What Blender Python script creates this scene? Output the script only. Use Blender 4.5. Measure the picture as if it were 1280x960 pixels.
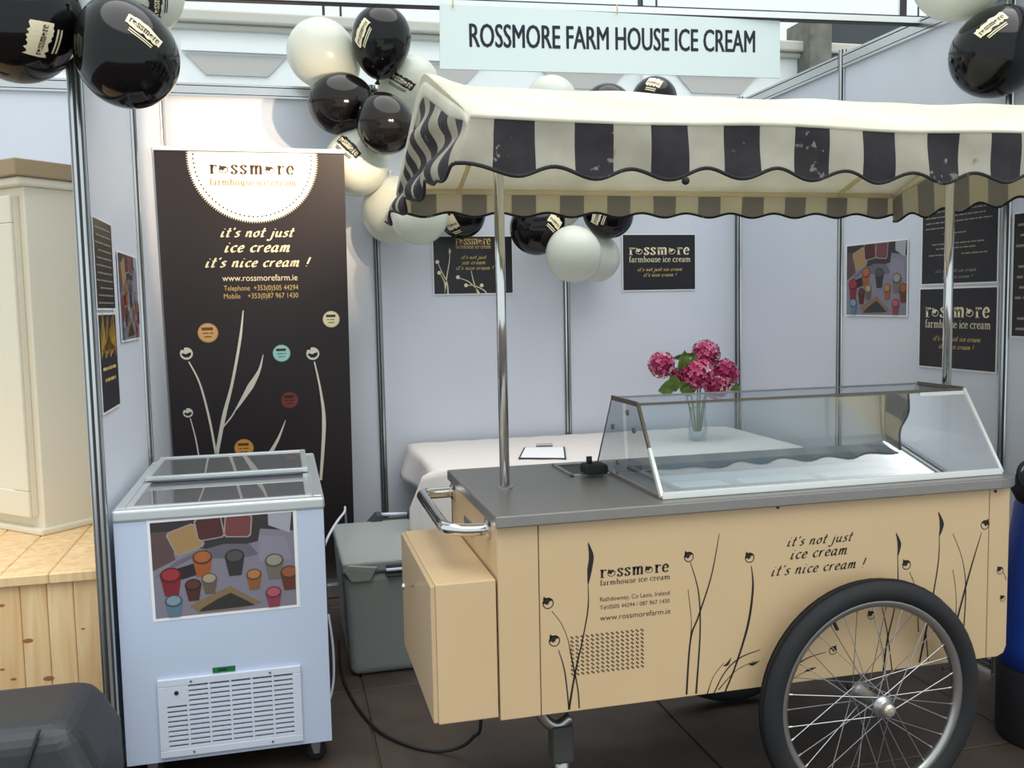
import bpy, bmesh, math, random
from mathutils import Vector, Matrix
random.seed(7)
for _o in list(bpy.data.objects): bpy.data.objects.remove(_o)
SC = bpy.context.scene
COL = SC.collection
PI = math.pi
V = Vector

# ------------------------------------------------------------------ camera
CAM = V((0.51271, -4.78151, 1.39943))
YAW, PITCH, ROLL, FOC = 0.24186, -0.08549, -0.02008, 1164.6
_f = V((math.sin(YAW)*math.cos(PITCH), math.cos(YAW)*math.cos(PITCH), math.sin(PITCH)))
_r0 = V((math.cos(YAW), -math.sin(YAW), 0)); _u0 = _r0.cross(_f)
_r = math.cos(ROLL)*_r0 + math.sin(ROLL)*_u0
_u = -math.sin(ROLL)*_r0 + math.cos(ROLL)*_u0
cd = bpy.data.cameras.new('camera'); cam = bpy.data.objects.new('camera', cd); COL.objects.link(cam)
cd.sensor_width = 36; cd.lens = FOC/1280*36; cd.clip_start = 0.05; cd.clip_end = 200
cam.matrix_world = Matrix(((_r.x, _u.x, -_f.x, CAM.x), (_r.y, _u.y, -_f.y, CAM.y), (_r.z, _u.z, -_f.z, CAM.z), (0, 0, 0, 1)))
SC.camera = cam

# ------------------------------------------------------------------ world and light
w = bpy.data.worlds.new('world'); SC.world = w; w.use_nodes = True
bg = w.node_tree.nodes['Background']
bg.inputs[0].default_value = (0.87, 0.975, 1.0, 1); bg.inputs[1].default_value = 0.95
# soft daylight falling through the translucent hall roof
sd = bpy.data.lights.new('roof_daylight', 'SUN'); so = bpy.data.objects.new('roof_daylight', sd); COL.objects.link(so)
sd.energy = 2.6; sd.angle = math.radians(75); sd.color = (1.0, 0.985, 0.95)
so.rotation_euler = (math.radians(13), math.radians(6), 0)
vs = SC.view_settings
vs.view_transform = 'Standard'; vs.look = 'None'; vs.exposure = 0.17; vs.gamma = 1.0; vs.use_curve_mapping = False

# ------------------------------------------------------------------ rays from the photograph onto real planes
def _ray(x, y): return _f + _r*((x-640)/FOC) - _u*((y-480)/FOC)
def at_x(x, y, v): d = _ray(x, y); return CAM + d*((v-CAM.x)/d.x)
def at_y(x, y, v): d = _ray(x, y); return CAM + d*((v-CAM.y)/d.y)
def at_z(x, y, v): d = _ray(x, y); return CAM + d*((v-CAM.z)/d.z)
def depth(p): return (p-CAM).dot(_f)

# ------------------------------------------------------------------ materials
def lin(c):
    return tuple(((v/255)/12.92 if v/255 <= .04045 else ((v/255+.055)/1.055)**2.4) for v in c)
MATS = {}
def mat(name, rgb, rough=.5, metal=0, noise=0, nscale=8, bump=0, bscale=60, spec=.5, trans=0, stretch=None, second=None, coat=0):
    if name in MATS: return MATS[name]
    m = bpy.data.materials.new(name); m.use_nodes = True; nt = m.node_tree
    b = nt.nodes['Principled BSDF']; c = lin(rgb)
    b.inputs['Base Color'].default_value = (*c, 1); b.inputs['Roughness'].default_value = rough
    b.inputs['Metallic'].default_value = metal; b.inputs['Specular IOR Level'].default_value = spec
    b.inputs['Coat Weight'].default_value = coat
    if noise or bump:
        tc = nt.nodes.new('ShaderNodeTexCoord'); mp = nt.nodes.new('ShaderNodeMapping')
        nt.links.new(tc.outputs['Object'], mp.inputs[0])
        if stretch: mp.inputs['Scale'].default_value = stretch
    if noise:
        n = nt.nodes.new('ShaderNodeTexNoise'); n.inputs['Scale'].default_value = nscale; n.inputs['Detail'].default_value = 5
        nt.links.new(mp.outputs[0], n.inputs[0])
        r = nt.nodes.new('ShaderNodeValToRGB'); r.color_ramp.elements[0].position = .3; r.color_ramp.elements[1].position = .7
        c2 = lin(second) if second else tuple(v*(1-noise) for v in c)
        r.color_ramp.elements[0].color = (*c2, 1); r.color_ramp.elements[1].color = (*c, 1)
        nt.links.new(n.outputs[0], r.inputs[0]); nt.links.new(r.outputs[0], b.inputs['Base Color'])
    if bump:
        n2 = nt.nodes.new('ShaderNodeTexNoise'); n2.inputs['Scale'].default_value = bscale
        nt.links.new(mp.outputs[0], n2.inputs[0])
        bp = nt.nodes.new('ShaderNodeBump'); bp.inputs['Strength'].default_value = bump; bp.inputs['Distance'].default_value = .01
        nt.links.new(n2.outputs[0], bp.inputs['Height']); nt.links.new(bp.outputs[0], b.inputs['Normal'])
    if trans:
        t = nt.nodes.new('ShaderNodeBsdfTranslucent'); t.inputs[0].default_value = (*c, 1)
        if noise: nt.links.new(r.outputs[0], t.inputs[0])
        mx = nt.nodes.new('ShaderNodeMixShader'); mx.inputs[0].default_value = trans
        out = nt.nodes['Material Output']
        nt.links.new(b.outputs[0], mx.inputs[1]); nt.links.new(t.outputs[0], mx.inputs[2]); nt.links.new(mx.outputs[0], out.inputs[0])
    MATS[name] = m; return m
def glass(name, tint, refl=1.0, film=0.0, filmcol=(200, 205, 210)):
    m = bpy.data.materials.new(name); m.use_nodes = True; nt = m.node_tree; nt.nodes.clear()
    o = nt.nodes.new('ShaderNodeOutputMaterial'); t = nt.nodes.new('ShaderNodeBsdfTransparent'); t.inputs[0].default_value = (*lin(tint), 1)
    g = nt.nodes.new('ShaderNodeBsdfGlossy'); g.inputs['Roughness'].default_value = .02
    fr = nt.nodes.new('ShaderNodeFresnel'); fr.inputs[0].default_value = 1.45
    mu = nt.nodes.new('ShaderNodeMath'); mu.operation = 'MULTIPLY'; mu.inputs[1].default_value = refl
    mx = nt.nodes.new('ShaderNodeMixShader')
    nt.links.new(fr.outputs[0], mu.inputs[0]); nt.links.new(mu.outputs[0], mx.inputs[0])
    base = t.outputs[0]
    if film:
        d = nt.nodes.new('ShaderNodeBsdfDiffuse'); d.inputs[0].default_value = (*lin(filmcol), 1)
        m2 = nt.nodes.new('ShaderNodeMixShader'); m2.inputs[0].default_value = film
        nt.links.new(t.outputs[0], m2.inputs[1]); nt.links.new(d.outputs[0], m2.inputs[2]); base = m2.outputs[0]
    nt.links.new(base, mx.inputs[1]); nt.links.new(g.outputs[0], mx.inputs[2]); nt.links.new(mx.outputs[0], o.inputs[0])
    MATS[name] = m; return m
M_panel = mat('white_panel', (216, 220, 230), .55, noise=.03, nscale=3)
M_alu = mat('aluminium', (204, 206, 208), .22, metal=.9)
M_alud = mat('aluminium_groove', (60, 60, 62), .5, metal=.6)
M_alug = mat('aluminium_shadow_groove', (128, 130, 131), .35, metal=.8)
M_hall = mat('hall_white', (240, 244, 243), .7)
M_hall2 = mat('hall_grey', (190, 187, 183), .7)
M_cart = mat('cart_cream', (211, 181, 141), .45, noise=.04, nscale=5)
M_cart_in = mat('cart_under', (70, 68, 66), .7)
M_counter = mat('counter_steel', (150, 146, 144), .32, metal=.55, noise=.08, nscale=20, stretch=(1, 12, 1))
M_chrome = mat('chrome', (215, 215, 215), .12, metal=1)
M_steel = mat('brushed_steel', (175, 174, 172), .3, metal=.9)
M_black = mat('black_print', (28, 24, 24), .6)
M_dark = mat('dark_rubber', (30, 30, 34), .75, noise=.2, nscale=40)
M_spoke = mat('spoke_steel', (165, 165, 168), .3, metal=.8)
M_fab = mat('awning_cream', (246, 243, 230), .85, noise=1, second=(232, 228, 212), nscale=6, trans=.4, bump=.15, bscale=14)
M_stw = mat('awning_white_stripe', (205, 202, 190), .85, noise=1, second=(180, 176, 164), nscale=9, trans=.45)
M_stb = mat('awning_black_stripe', (38, 34, 40), .8, noise=1, second=(24, 20, 26), nscale=25)
def flecks(m, col, thr=.66, scale=55):
    nt = m.node_tree; b = nt.nodes['Principled BSDF']; src = b.inputs['Base Color'].links[0].from_socket
    tc = nt.nodes.new('ShaderNodeTexCoord'); n = nt.nodes.new('ShaderNodeTexNoise'); n.inputs['Scale'].default_value = scale; n.inputs['Detail'].default_value = 2
    n2 = nt.nodes.new('ShaderNodeTexNoise'); n2.inputs['Scale'].default_value = 7
    mu = nt.nodes.new('ShaderNodeMath'); mu.operation = 'MULTIPLY'; r = nt.nodes.new('ShaderNodeValToRGB')
    r.color_ramp.elements[0].position = thr*.55; r.color_ramp.elements[1].position = thr*.55+.04
    mx = nt.nodes.new('ShaderNodeMixRGB'); mx.inputs[2].default_value = (*lin(col), 1)
    nt.links.new(tc.outputs['Object'], n.inputs[0]); nt.links.new(tc.outputs['Object'], n2.inputs[0])
    nt.links.new(n.outputs[0], mu.inputs[0]); nt.links.new(n2.outputs[0], mu.inputs[1]); nt.links.new(mu.outputs[0], r.inputs[0])
    nt.links.new(r.outputs[0], mx.inputs[0]); nt.links.new(src, mx.inputs[1]); nt.links.new(mx.outputs[0], b.inputs['Base Color'])
flecks(M_stb, (120, 112, 104), .70)
flecks(M_stw, (150, 142, 128), .72, 30)
M_inw = mat('awning_inside_cream', (254, 244, 214), .9, trans=.65)
M_inb = mat('awning_inside_taupe', (214, 205, 190), .9, trans=.6)
M_white = mat('white_plastic', (212, 219, 234), .35)
M_whitem = mat('white_metal', (196, 208, 232), .3, noise=.03, nscale=3)
M_floor = mat('floor_board', (76, 62, 52), .6, noise=1, second=(58, 48, 43), nscale=7, bump=.1, bscale=30)
M_cool = mat('cool_box_grey', (146, 151, 149), .7, bump=.25, bscale=120)
M_coold = mat('cool_box_dark', (62, 66, 68), .7)
M_cloth = mat('white_cloth', (217, 210, 206), .9)
M_banner = mat('banner_black', (40, 32, 34), .5, spec=.5)
M_cream = mat('cream_print', (240, 226, 190), .6)
M_gold = mat('gold_print', (205, 175, 110), .6)
M_bpost = mat('poster_black', (30, 28, 34), .4)
M_paper = mat('paper_white', (235, 235, 235), .6)
M_bblack = mat('balloon_black', (15, 13, 14), .09, spec=.35)
M_bwhite = mat('balloon_white', (226, 228, 216), .22, trans=.25)
M_sign = mat('sign_board', (212, 224, 224), .6)
M_navy = mat('navy_letters', (8, 10, 40), .6)
M_cab = mat('cabinet_cream', (226, 217, 196), .5)
M_cabtop = mat('cabinet_top_brown', (158, 136, 104), .6)
def wood():
    m = bpy.data.materials.new('pine_wood'); m.use_nodes = True; nt = m.node_tree; b = nt.nodes['Principled BSDF']; b.inputs['Roughness'].default_value = .5
    tc = nt.nodes.new('ShaderNodeTexCoord'); mp = nt.nodes.new('ShaderNodeMapping'); mp.inputs['Scale'].default_value = (30, 30, 2.2)
    oi = nt.nodes.new('ShaderNodeObjectInfo'); ad = nt.nodes.new('ShaderNodeVectorMath'); ad.operation = 'ADD'
    sc = nt.nodes.new('ShaderNodeVectorMath'); sc.operation = 'SCALE'; sc.inputs[3].default_value = 37
    nt.links.new(oi.outputs['Random'], sc.inputs[0]); nt.links.new(tc.outputs['Object'], mp.inputs[0])
    nt.links.new(mp.outputs[0], ad.inputs[0]); nt.links.new(sc.outputs[0], ad.inputs[1])
    n = nt.nodes.new('ShaderNodeTexNoise'); n.inputs['Scale'].default_value = 1.0; n.inputs['Detail'].default_value = 4; n.inputs['Distortion'].default_value = .8
    nt.links.new(ad.outputs[0], n.inputs[0])
    r = nt.nodes.new('ShaderNodeValToRGB'); r.color_ramp.elements[0].position = .3; r.color_ramp.elements[1].position = .7
    r.color_ramp.elements[0].color = (*lin((222, 178, 124)), 1); r.color_ramp.elements[1].color = (*lin((240, 210, 164)), 1)
    nt.links.new(n.outputs[0], r.inputs[0]); nt.links.new(r.outputs[0], b.inputs['Base Color']); return m
M_pine = wood()
M_knot = mat('pine_knot', (160, 106, 60), .6)
G_case = glass('case_glass', (240, 247, 250), .8, .06, (205, 215, 225))
G_side = glass('case_side_glass', (246, 250, 252), .35, .03, (200, 210, 220))
G_lid = glass('freezer_glass', (225, 230, 234), 1.4, .30, (196, 198, 203))
_pc = {}
def pcol(rgb, rough=.5):
    if rgb not in _pc: _pc[rgb] = mat('print_%d_%d_%d' % rgb, rgb, rough)
    return _pc[rgb]

# ------------------------------------------------------------------ object helpers
WM = {}
def wm(o): return WM.get(o.name, Matrix.Identity(4)) if o else Matrix.Identity(4)
def tag(o, label=None, cat=None, group=None, kind=None):
    if label: o['label'] = label
    if cat: o['category'] = cat
    if group: o['group'] = group
    if kind: o['kind'] = kind
    return o
def empty(name, loc=(0, 0, 0), rz=0, parent=None):
    o = bpy.data.objects.new(name, None); COL.objects.link(o); o.empty_display_size = .1
    m = Matrix.Translation(V(loc)) @ Matrix.Rotation(rz, 4, 'Z')
    if parent: o.parent = parent; o.matrix_local = wm(parent).inverted() @ m
    else: o.matrix_local = m
    WM[o.name] = m; return o
def thing(name, label, cat, loc=(0, 0, 0), rz=0, group=None):
    return tag(empty(name, loc, rz), label, cat, group)
class MB:
    def __init__(s): s.v = []; s.f = []; s.m = []; s.mats = []
    def mi(s, m):
        if m is None: return 0
        if m not in s.mats: s.mats.append(m)
        return s.mats.index(m)
    def add(s, vs, fs, m=None):
        k = len(s.v); s.v += [V(p) for p in vs]; i = s.mi(m)
        for f in fs: s.f.append(tuple(k+a for a in f)); s.m.append(i)
        return s
    def box(s, a, b, m=None):
        x0, y0, z0 = a; x1, y1, z1 = b
        return s.add([(x0, y0, z0), (x1, y0, z0), (x1, y1, z0), (x0, y1, z0), (x0, y0, z1), (x1, y0, z1), (x1, y1, z1), (x0, y1, z1)],
            [(0, 3, 2, 1), (4, 5, 6, 7), (0, 1, 5, 4), (1, 2, 6, 5), (2, 3, 7, 6), (3, 0, 4, 7)], m)
    def prism(s, poly, ext, m=None):
        n = len(poly); e = V(ext); p = [V(q) for q in poly]
        return s.add(p+[q+e for q in p], [tuple(range(n))[::-1], tuple(range(n, 2*n))]+[(i, (i+1) % n, n+(i+1) % n, n+i) for i in range(n)], m)
    def tube(s, pts, r, seg=8, m=None, caps=True, closed=False):
        pts = [V(p) for p in pts]; n = len(pts); rs = r if isinstance(r, (list, tuple)) else [r]*n
        vs = []; prev = None
        for i, p in enumerate(pts):
            if closed: t = pts[(i+1) % n]-pts[i-1]
            else: t = pts[min(i+1, n-1)]-pts[max(i-1, 0)]
            t.normalize()
            if prev is None: a = t.orthogonal().normalized()
            else: a = (prev-t*prev.dot(t)).normalized()
            prev = a; b = t.cross(a)
            for k in range(seg):
                an = 2*PI*k/seg; vs.append(p+(a*math.cos(an)+b*math.sin(an))*rs[i])
        fs = []
        for i in range(n if closed else n-1):
            j = (i+1) % n
            for k in range(seg):
                l = (k+1) % seg; fs.append((i*seg+k, i*seg+l, j*seg+l, j*seg+k))
        if caps and not closed: fs += [tuple(range(seg))[::-1], tuple(range((n-1)*seg, n*seg))]
        return s.add(vs, fs, m)
    def lathe(s, prof, o, axis=(0, 0, 1), seg=24, m=None):
        ax = V(axis).normalized(); a = ax.orthogonal().normalized(); b = ax.cross(a); o = V(o); vs = []; n = len(prof)
        for (r, h) in prof:
            for k in range(seg):
                t = 2*PI*k/seg; vs.append(o+ax*h+(a*math.cos(t)+b*math.sin(t))*r)
        fs = [(i*seg+k, i*seg+(k+1) % seg, (i+1)*seg+(k+1) % seg, (i+1)*seg+k) for i in range(n-1) for k in range(seg)]
        fs += [tuple(range(seg))[::-1], tuple(range((n-1)*seg, n*seg))]
        return s.add(vs, fs, m)
    def grid(s, fn, nu, nv, m=None):
        vs = [fn(i/nu, j/nv) for j in range(nv+1) for i in range(nu+1)]
        return s.add(vs, [(j*(nu+1)+i, j*(nu+1)+i+1, (j+1)*(nu+1)+i+1, (j+1)*(nu+1)+i) for j in range(nv) for i in range(nu)], m)
    def build(s, name, m=None, parent=None, smooth=False, bevel=0, seg=2, local=False, solid=0, sub=0):
        me = bpy.data.meshes.new(name)
        inv = Matrix.Identity(4) if local else wm(parent).inverted()
        me.from_pydata([tuple(inv @ p) for p in s.v], [], s.f)
        ml = s.mats if s.mats else []
        if m is not None and not ml: ml = [m]
        for q in ml: me.materials.append(q)
        if len(ml) > 1:
            for p, i in zip(me.polygons, s.m): p.material_index = i
        if smooth:
            for p in me.polygons: p.use_smooth = True
        me.update()
        o = bpy.data.objects.new(name, me); COL.objects.link(o)
        if parent: o.parent = parent
        WM[o.name] = wm(parent)
        if solid: md = o.modifiers.new('solid', 'SOLIDIFY'); md.thickness = solid; md.offset = 0
        if bevel:
            md = o.modifiers.new('bevel', 'BEVEL'); md.width = bevel; md.segments = seg; md.limit_method = 'ANGLE'
        if sub: md = o.modifiers.new('sub', 'SUBSURF'); md.levels = sub; md.render_levels = sub
        return o
def top_mesh(mb, name, m, label, cat, base, group=None, **k):
    """a thing that is one mesh, origin at its base"""
    e = Matrix.Translation(V(base)); inv = e.inverted(); mb.v = [inv @ p for p in mb.v]
    o = mb.build(name, m, None, local=True, **k); o.matrix_local = e; WM[o.name] = e
    return tag(o, label, cat, group)
def copy_to(o, parent, mtx=None, name=None):
    c = o.copy(); COL.objects.link(c)
    if parent: c.parent = parent
    if mtx is not None: c.matrix_local = mtx
    return c
def smoothpts(pts, k=6):
    if len(pts) < 3: return [tuple(p) for p in pts]
    P = [V(p) for p in pts]; out = []
    for i in range(len(P)-1):
        p0 = P[max(i-1, 0)]; p1 = P[i]; p2 = P[i+1]; p3 = P[min(i+2, len(P)-1)]
        for j in range(k):
            t = j/k
            out.append(.5*((2*p1)+(p2-p0)*t+(2*p0-5*p1+4*p2-p3)*t*t+(3*p1-p0-3*p2+p3)*t**3))
    out.append(P[-1]); return out

# ------------------------------------------------------------------ flat print: frames, lettering, motifs
class Frame:
    def __init__(s, o, ux, uy): s.o = V(o); s.ux = V(ux).normalized(); s.uy = V(uy).normalized(); s.n = s.ux.cross(s.uy)
    def __call__(s, u, v, h=.001): return s.o+s.ux*u+s.uy*v+s.n*h
    def uv(s, px, py):
        d = _ray(px, py); t = (s.o-CAM).dot(s.n)/d.dot(s.n); p = CAM+d*t-s.o; return (p.dot(s.ux), p.dot(s.uy))
SCRIPT = {
 'i': (.42, [[(.12, 1), (.06, .25), (.14, 0), (.36, .14)], [(.2, 1.36), (.24, 1.46)]]),
 't': (.5, [[(.26, 1.6), (.14, .3), (.2, 0), (.44, .14)], [(-.04, 1.02), (.48, 1.08)]]),
 "'": (.22, [[(.16, 1.65), (.06, 1.3)]]),
 's': (.55, [[(.5, .9), (.3, 1), (.1, .8), (.3, .52), (.44, .25), (.24, 0), (-.02, .1)]]),
 'n': (.76, [[(.08, 1), (.06, 0)], [(.06, .45), (.3, .98), (.5, .85), (.5, .2), (.58, 0), (.74, .14)]]),
 'o': (.7, [[(.34, 1), (.06, .7), (.06, .28), (.28, 0), (.54, .28), (.56, .72), (.34, 1), (.66, .92)]]),
 'j': (.4, [[(.2, 1), (.12, -.4), (-.1, -.68), (-.34, -.5)], [(.26, 1.36), (.3, 1.46)]]),
 'u': (.78, [[(.06, 1), (.05, .25), (.24, 0), (.5, .36)], [(.56, 1), (.52, .2), (.6, 0), (.76, .14)]]),
 'c': (.56, [[(.5, .84), (.32, 1), (.05, .68), (.06, .28), (.28, 0), (.54, .18)]]),
 'e': (.58, [[(.08, .46), (.48, .62), (.42, .92), (.28, 1), (.05, .62), (.1, .16), (.3, 0), (.56, .2)]]),
 'r': (.56, [[(.08, 1), (.06, 0)], [(.06, .45), (.26, .92), (.5, .96)]]),
 'a': (.78, [[(.52, .86), (.32, 1), (.05, .62), (.08, .14), (.24, 0), (.5, .42)], [(.58, 1), (.52, .2), (.6, 0), (.76, .14)]]),
 'm': (1.06, [[(.08, 1), (.06, 0)], [(.06, .45), (.26, .98), (.42, .85), (.42, 0)], [(.42, .45), (.64, .98), (.8, .85), (.8, .2), (.88, 0), (1.04, .14)]]),
 '!': (.4, [[(.24, 1.6), (.14, .42)], [(.1, .02), (.12, .1)]]), ' ': (.42, [])}
SERIF = {
 'r': (.62, [[(.2, .98), (.2, 0)], [(.02, .9), (.2, .97)], [(.02, .02), (.42, .02)], [(.2, .6), (.34, .9), (.54, .9), (.56, .8)]]),
 's': (.58, [[(.48, .72), (.46, .92), (.28, .97), (.1, .78), (.28, .52), (.48, .3), (.36, .04), (.14, .03), (.06, .26)]]),
 'm': (1.2, [[(.2, .98), (.2, 0)], [(.02, .9), (.2, .97)], [(.04, .02), (.36, .02)], [(.2, .6), (.4, .95), (.58, .8), (.58, 0)], [(.44, .02), (.74, .02)],
      [(.58, .6), (.78, .95), (.98, .8), (.98, 0)], [(.84, .02), (1.14, .02)]]),
 'e': (.68, [[(.1, .55), (.56, .55), (.5, .85), (.33, .97), (.08, .6), (.14, .16), (.36, .02), (.58, .2)]]),
 'o': (.72, [[(.34, .97), (.08, .65), (.1, .25), (.34, .02), (.58, .3), (.58, .7), (.34, .97)]]),
 'f': (.46, [[(.5, 1.42), (.34, 1.5), (.2, 1.2), (.2, 0)], [(.02, .95), (.42, .95)], [(.04, .02), (.38, .02)]]),
 'a': (.62, [[(.08, .76), (.26, .97), (.44, .8), (.44, .1), (.56, .02)], [(.44, .55), (.1, .4), (.1, .08), (.26, .02), (.44, .2)]]),
 'h': (.76, [[(.16, 1.55), (.16, 0)], [(.02, .02), (.32, .02)], [(.16, .6), (.36, .95), (.56, .8), (.56, 0)], [(.42, .02), (.72, .02)]]),
 'u': (.76, [[(.16, .98), (.16, .25), (.32, .02), (.56, .35)], [(.56, .98), (.56, .0)], [(.02, .95), (.16, .95)], [(.42, .95), (.56, .95)], [(.56, .02), (.7, .02)]]),
 'i': (.36, [[(.18, .98), (.18, 0)], [(.04, .93), (.18, .96)], [(.04, .02), (.34, .02)], [(.17, 1.32), (.19, 1.42)]]),
 'c': (.6, [[(.5, .74), (.48, .92), (.33, .97), (.08, .62), (.14, .16), (.34, .02), (.54, .2)]]), ' ': (.34, [])}
def pen(strokes, a, b, ang, k=5):
    """broad-nib strokes -> list of 2D quads"""
    quads = []
    for st in strokes:
        pts = [V((p[0], p[1], 0)) for p in smoothpts([(x, y, 0) for x, y in st], k)] if len(st) > 2 else [V((x, y, 0)) for x, y in st]
        L = []
        for i, p in enumerate(pts):
            t = pts[min(i+1, len(pts)-1)]-pts[max(i-1, 0)]
            th = math.atan2(t.y, t.x); h = math.sqrt((a*math.sin(th-ang))**2+b*b)
            nx, ny = -math.sin(th)*h, math.cos(th)*h
            L.append(((p.x+nx, p.y+ny), (p.x-nx, p.y-ny)))
        for i in range(len(L)-1): quads.append((L[i][1], L[i+1][1], L[i+1][0], L[i][0]))
    return quads
def disc(cx, cy, r, n=20, sx=1, sy=1): return [(cx+r*sx*math.cos(2*PI*i/n), cy+r*sy*math.sin(2*PI*i/n)) for i in range(n)]
def ring(cx, cy, r0, r1, a0=0, a1=2*PI, n=24):
    q = []
    for i in range(n):
        s, t = a0+(a1-a0)*i/n, a0+(a1-a0)*(i+1)/n
        q.append(((cx+r0*math.cos(s), cy+r0*math.sin(s)), (cx+r1*math.cos(s), cy+r1*math.sin(s)), (cx+r1*math.cos(t), cy+r1*math.sin(t)), (cx+r0*math.cos(t), cy+r0*math.sin(t))))
    return q
def swirl(cx, cy, r, flip=1, full=False):
    """the round seed-head emblem: a ring with a dark comma in its upper part"""
    q = ring(cx, cy, r*.84, r, n=20)
    pts = []
    for i in range(11):
        a = PI*(.12+.95*i/10); pts.append((cx+flip*r*math.cos(a), cy+r*math.sin(a)))
    inn = [(-.98, -.12), (-.6, -.02), (-.25, -.28), (.1, -.1), (.25, .3), (.7, .42)]
    pts += [(cx+flip*r*x, cy+r*y) for x, y in inn]
    q.append(tuple(pts)); q.append(((cx-flip*r*.9, cy+r*.6), (cx-flip*r*.35, cy+r*.9), (cx-flip*r*.75, cy+r*1.3)))
    return q
def glyphs(text, font, size, nib=None, shear=0, track=0):
    tab = SCRIPT if font == 'script' else SERIF
    a, b, ang = nib or ((.075, .045, math.radians(35)) if font == 'script' else (.105, .035, 0))
    x = 0; out = []
    for ch in text:
        if ch == 'O': out += [[((x+.36)+px, py) for px, py in q] for q in swirl(0, .46, .40)]; x += .78+track; continue
        adv, st = tab.get(ch, (.4, [])); 
        for q in pen(st, a, b, ang): out.append([(px+x, py) for px, py in q])
        x += adv+track
    out = [[((px+shear*py)*size, py*size) for px, py in q] for q in out]
    return out, x*size
def put(mb, polys, fn, m=None):
    for q in polys: mb.add([fn(x, y) for x, y in q], [tuple(range(len(q)))], m)
def fit_text(polys, width, x0, y0, target, sy=1):
    """scale lettering to a target width"""
    k = target/width; return [[(x0+x*k, y0+y*k*sy) for x, y in q] for q in polys], k
def line(mb, fr, text, font, x0, y0, width, h=.001, m=None, sy=1, **k):
    g, wd = glyphs(text, font, 1.0, **k); g, s = fit_text(g, wd, x0, y0, width, sy)
    put(mb, g, lambda x, y: fr(x, y, h), m)
_bf = {}
def sans(text):
    if text in _bf: return _bf[text]
    cu = bpy.data.curves.new('t', 'FONT'); cu.body = text; cu.resolution_u = 3
    o = bpy.data.objects.new('t', cu); COL.objects.link(o)
    dg = bpy.context.evaluated_depsgraph_get(); me = bpy.data.meshes.new_from_object(o.evaluated_get(dg))
    vs = [(v.co.x, v.co.y) for v in me.vertices]; fs = [tuple(p.vertices) for p in me.polygons]
    bpy.data.objects.remove(o); bpy.data.curves.remove(cu); bpy.data.meshes.remove(me)
    _bf[text] = (vs, fs); return vs, fs
def sline(mb, fr, text, x0, y0, width, height, h=.001, m=None):
    vs, fs = sans(text); a = min(v[0] for v in vs); b = max(v[0] for v in vs); c = max(v[1] for v in vs)
    mb.add([fr(x0+(x-a)/(b-a)*width, y0+y/c*height, h) for x, y in vs], fs, m)
def bars(mb, fr, x0, y0, width, height, h=.001, m=None):
    """a line of print too small to read: word-length strokes"""
    x = x0; k = int(x0*1000+y0*7000)
    while x < x0+width-.004:
        wl = min(height*(1.2+((k*37) % 11)*.32), x0+width-x); k += 1
        mb.add([fr(x, y0, h), fr(x+wl, y0, h), fr(x+wl, y0+height*.55, h), fr(x, y0+height*.55, h)], [(0, 1, 2, 3)], m); x += wl+height*.6
def blade(mb, fr, pts, ws, h=.001, m=None, k=8):
    """tapering grass blade through (u,v) points with half-widths ws"""
    P = smoothpts([(x, y, 0) for x, y in pts], k) if len(pts) > 2 else [V((*p, 0)) for p in pts]
    n = len(P)-1; L = []
    for i, p in enumerate(P):
        p = V(p); t = V(P[min(i+1, n)])-V(P[max(i-1, 0)]); t.normalize(); s = i/n*(len(ws)-1); j = min(int(s), len(ws)-2); wd = ws[j]+(ws[j+1]-ws[j])*(s-j)
        L.append((fr(p.x-t.y*wd, p.y+t.x*wd, h), fr(p.x+t.y*wd, p.y-t.x*wd, h)))
    for i in range(n): mb.add([L[i][0], L[i][1], L[i+1][1], L[i+1][0]], [(0, 1, 2, 3)], m)

# ================================================================== THE SETTING
# ---- floor: dark boards laid edge to edge
fl = tag(empty('floor'), 'dark brown sheet flooring of the hall', kind='structure')
MB().box((-4, -6.5, -.06), (6.5, 2.2, -.012)).build('subfloor', mat('floor_gap', (96, 80, 66), .8), fl)
t0 = MB().box((.003, .003, -.012), (.987, .987, 0)).build('floor_board', M_floor, fl, bevel=.003, seg=1)
first = True
for i in range(-5, 6):
    for j in range(-6, 3):
        mtx = Matrix.Translation((.755+i*.99, .55+j*.99, 0))
        if first: t0.matrix_local = mtx; first = False
        else: copy_to(t0, fl, mtx)

# ---- exhibition shell walls: aluminium posts, rails and white infill panels
def post_mesh():
    mb = MB(); n = 32; R_, r_ = .0205, .0145; prof = []
    for i in range(n):
        a = 2*PI*i/n; k = i % 4; rr = r_ if k == 0 else R_; prof.append((math.cos(a)*rr, math.sin(a)*rr, 0))
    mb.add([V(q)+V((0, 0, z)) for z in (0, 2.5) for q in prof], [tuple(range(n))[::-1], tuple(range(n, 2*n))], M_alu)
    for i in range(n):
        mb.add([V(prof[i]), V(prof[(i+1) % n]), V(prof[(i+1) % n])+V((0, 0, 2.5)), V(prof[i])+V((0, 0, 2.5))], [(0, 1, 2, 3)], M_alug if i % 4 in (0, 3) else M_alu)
    mb.lathe([(.017, -.001), (.022, .0), (.022, .02), (.017, .021)], (0, 0, 0), seg=12)
    return mb
PROTO = {}
def post(parent, x, y):
    if 'p' not in PROTO: o = post_mesh().build('post', None, parent, local=True); PROTO['p'] = o; o.parent = parent
    else: o = copy_to(PROTO['p'], parent)
    o.matrix_local = wm(parent).inverted() @ Matrix.Translation((x, y, 0)); return o
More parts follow.
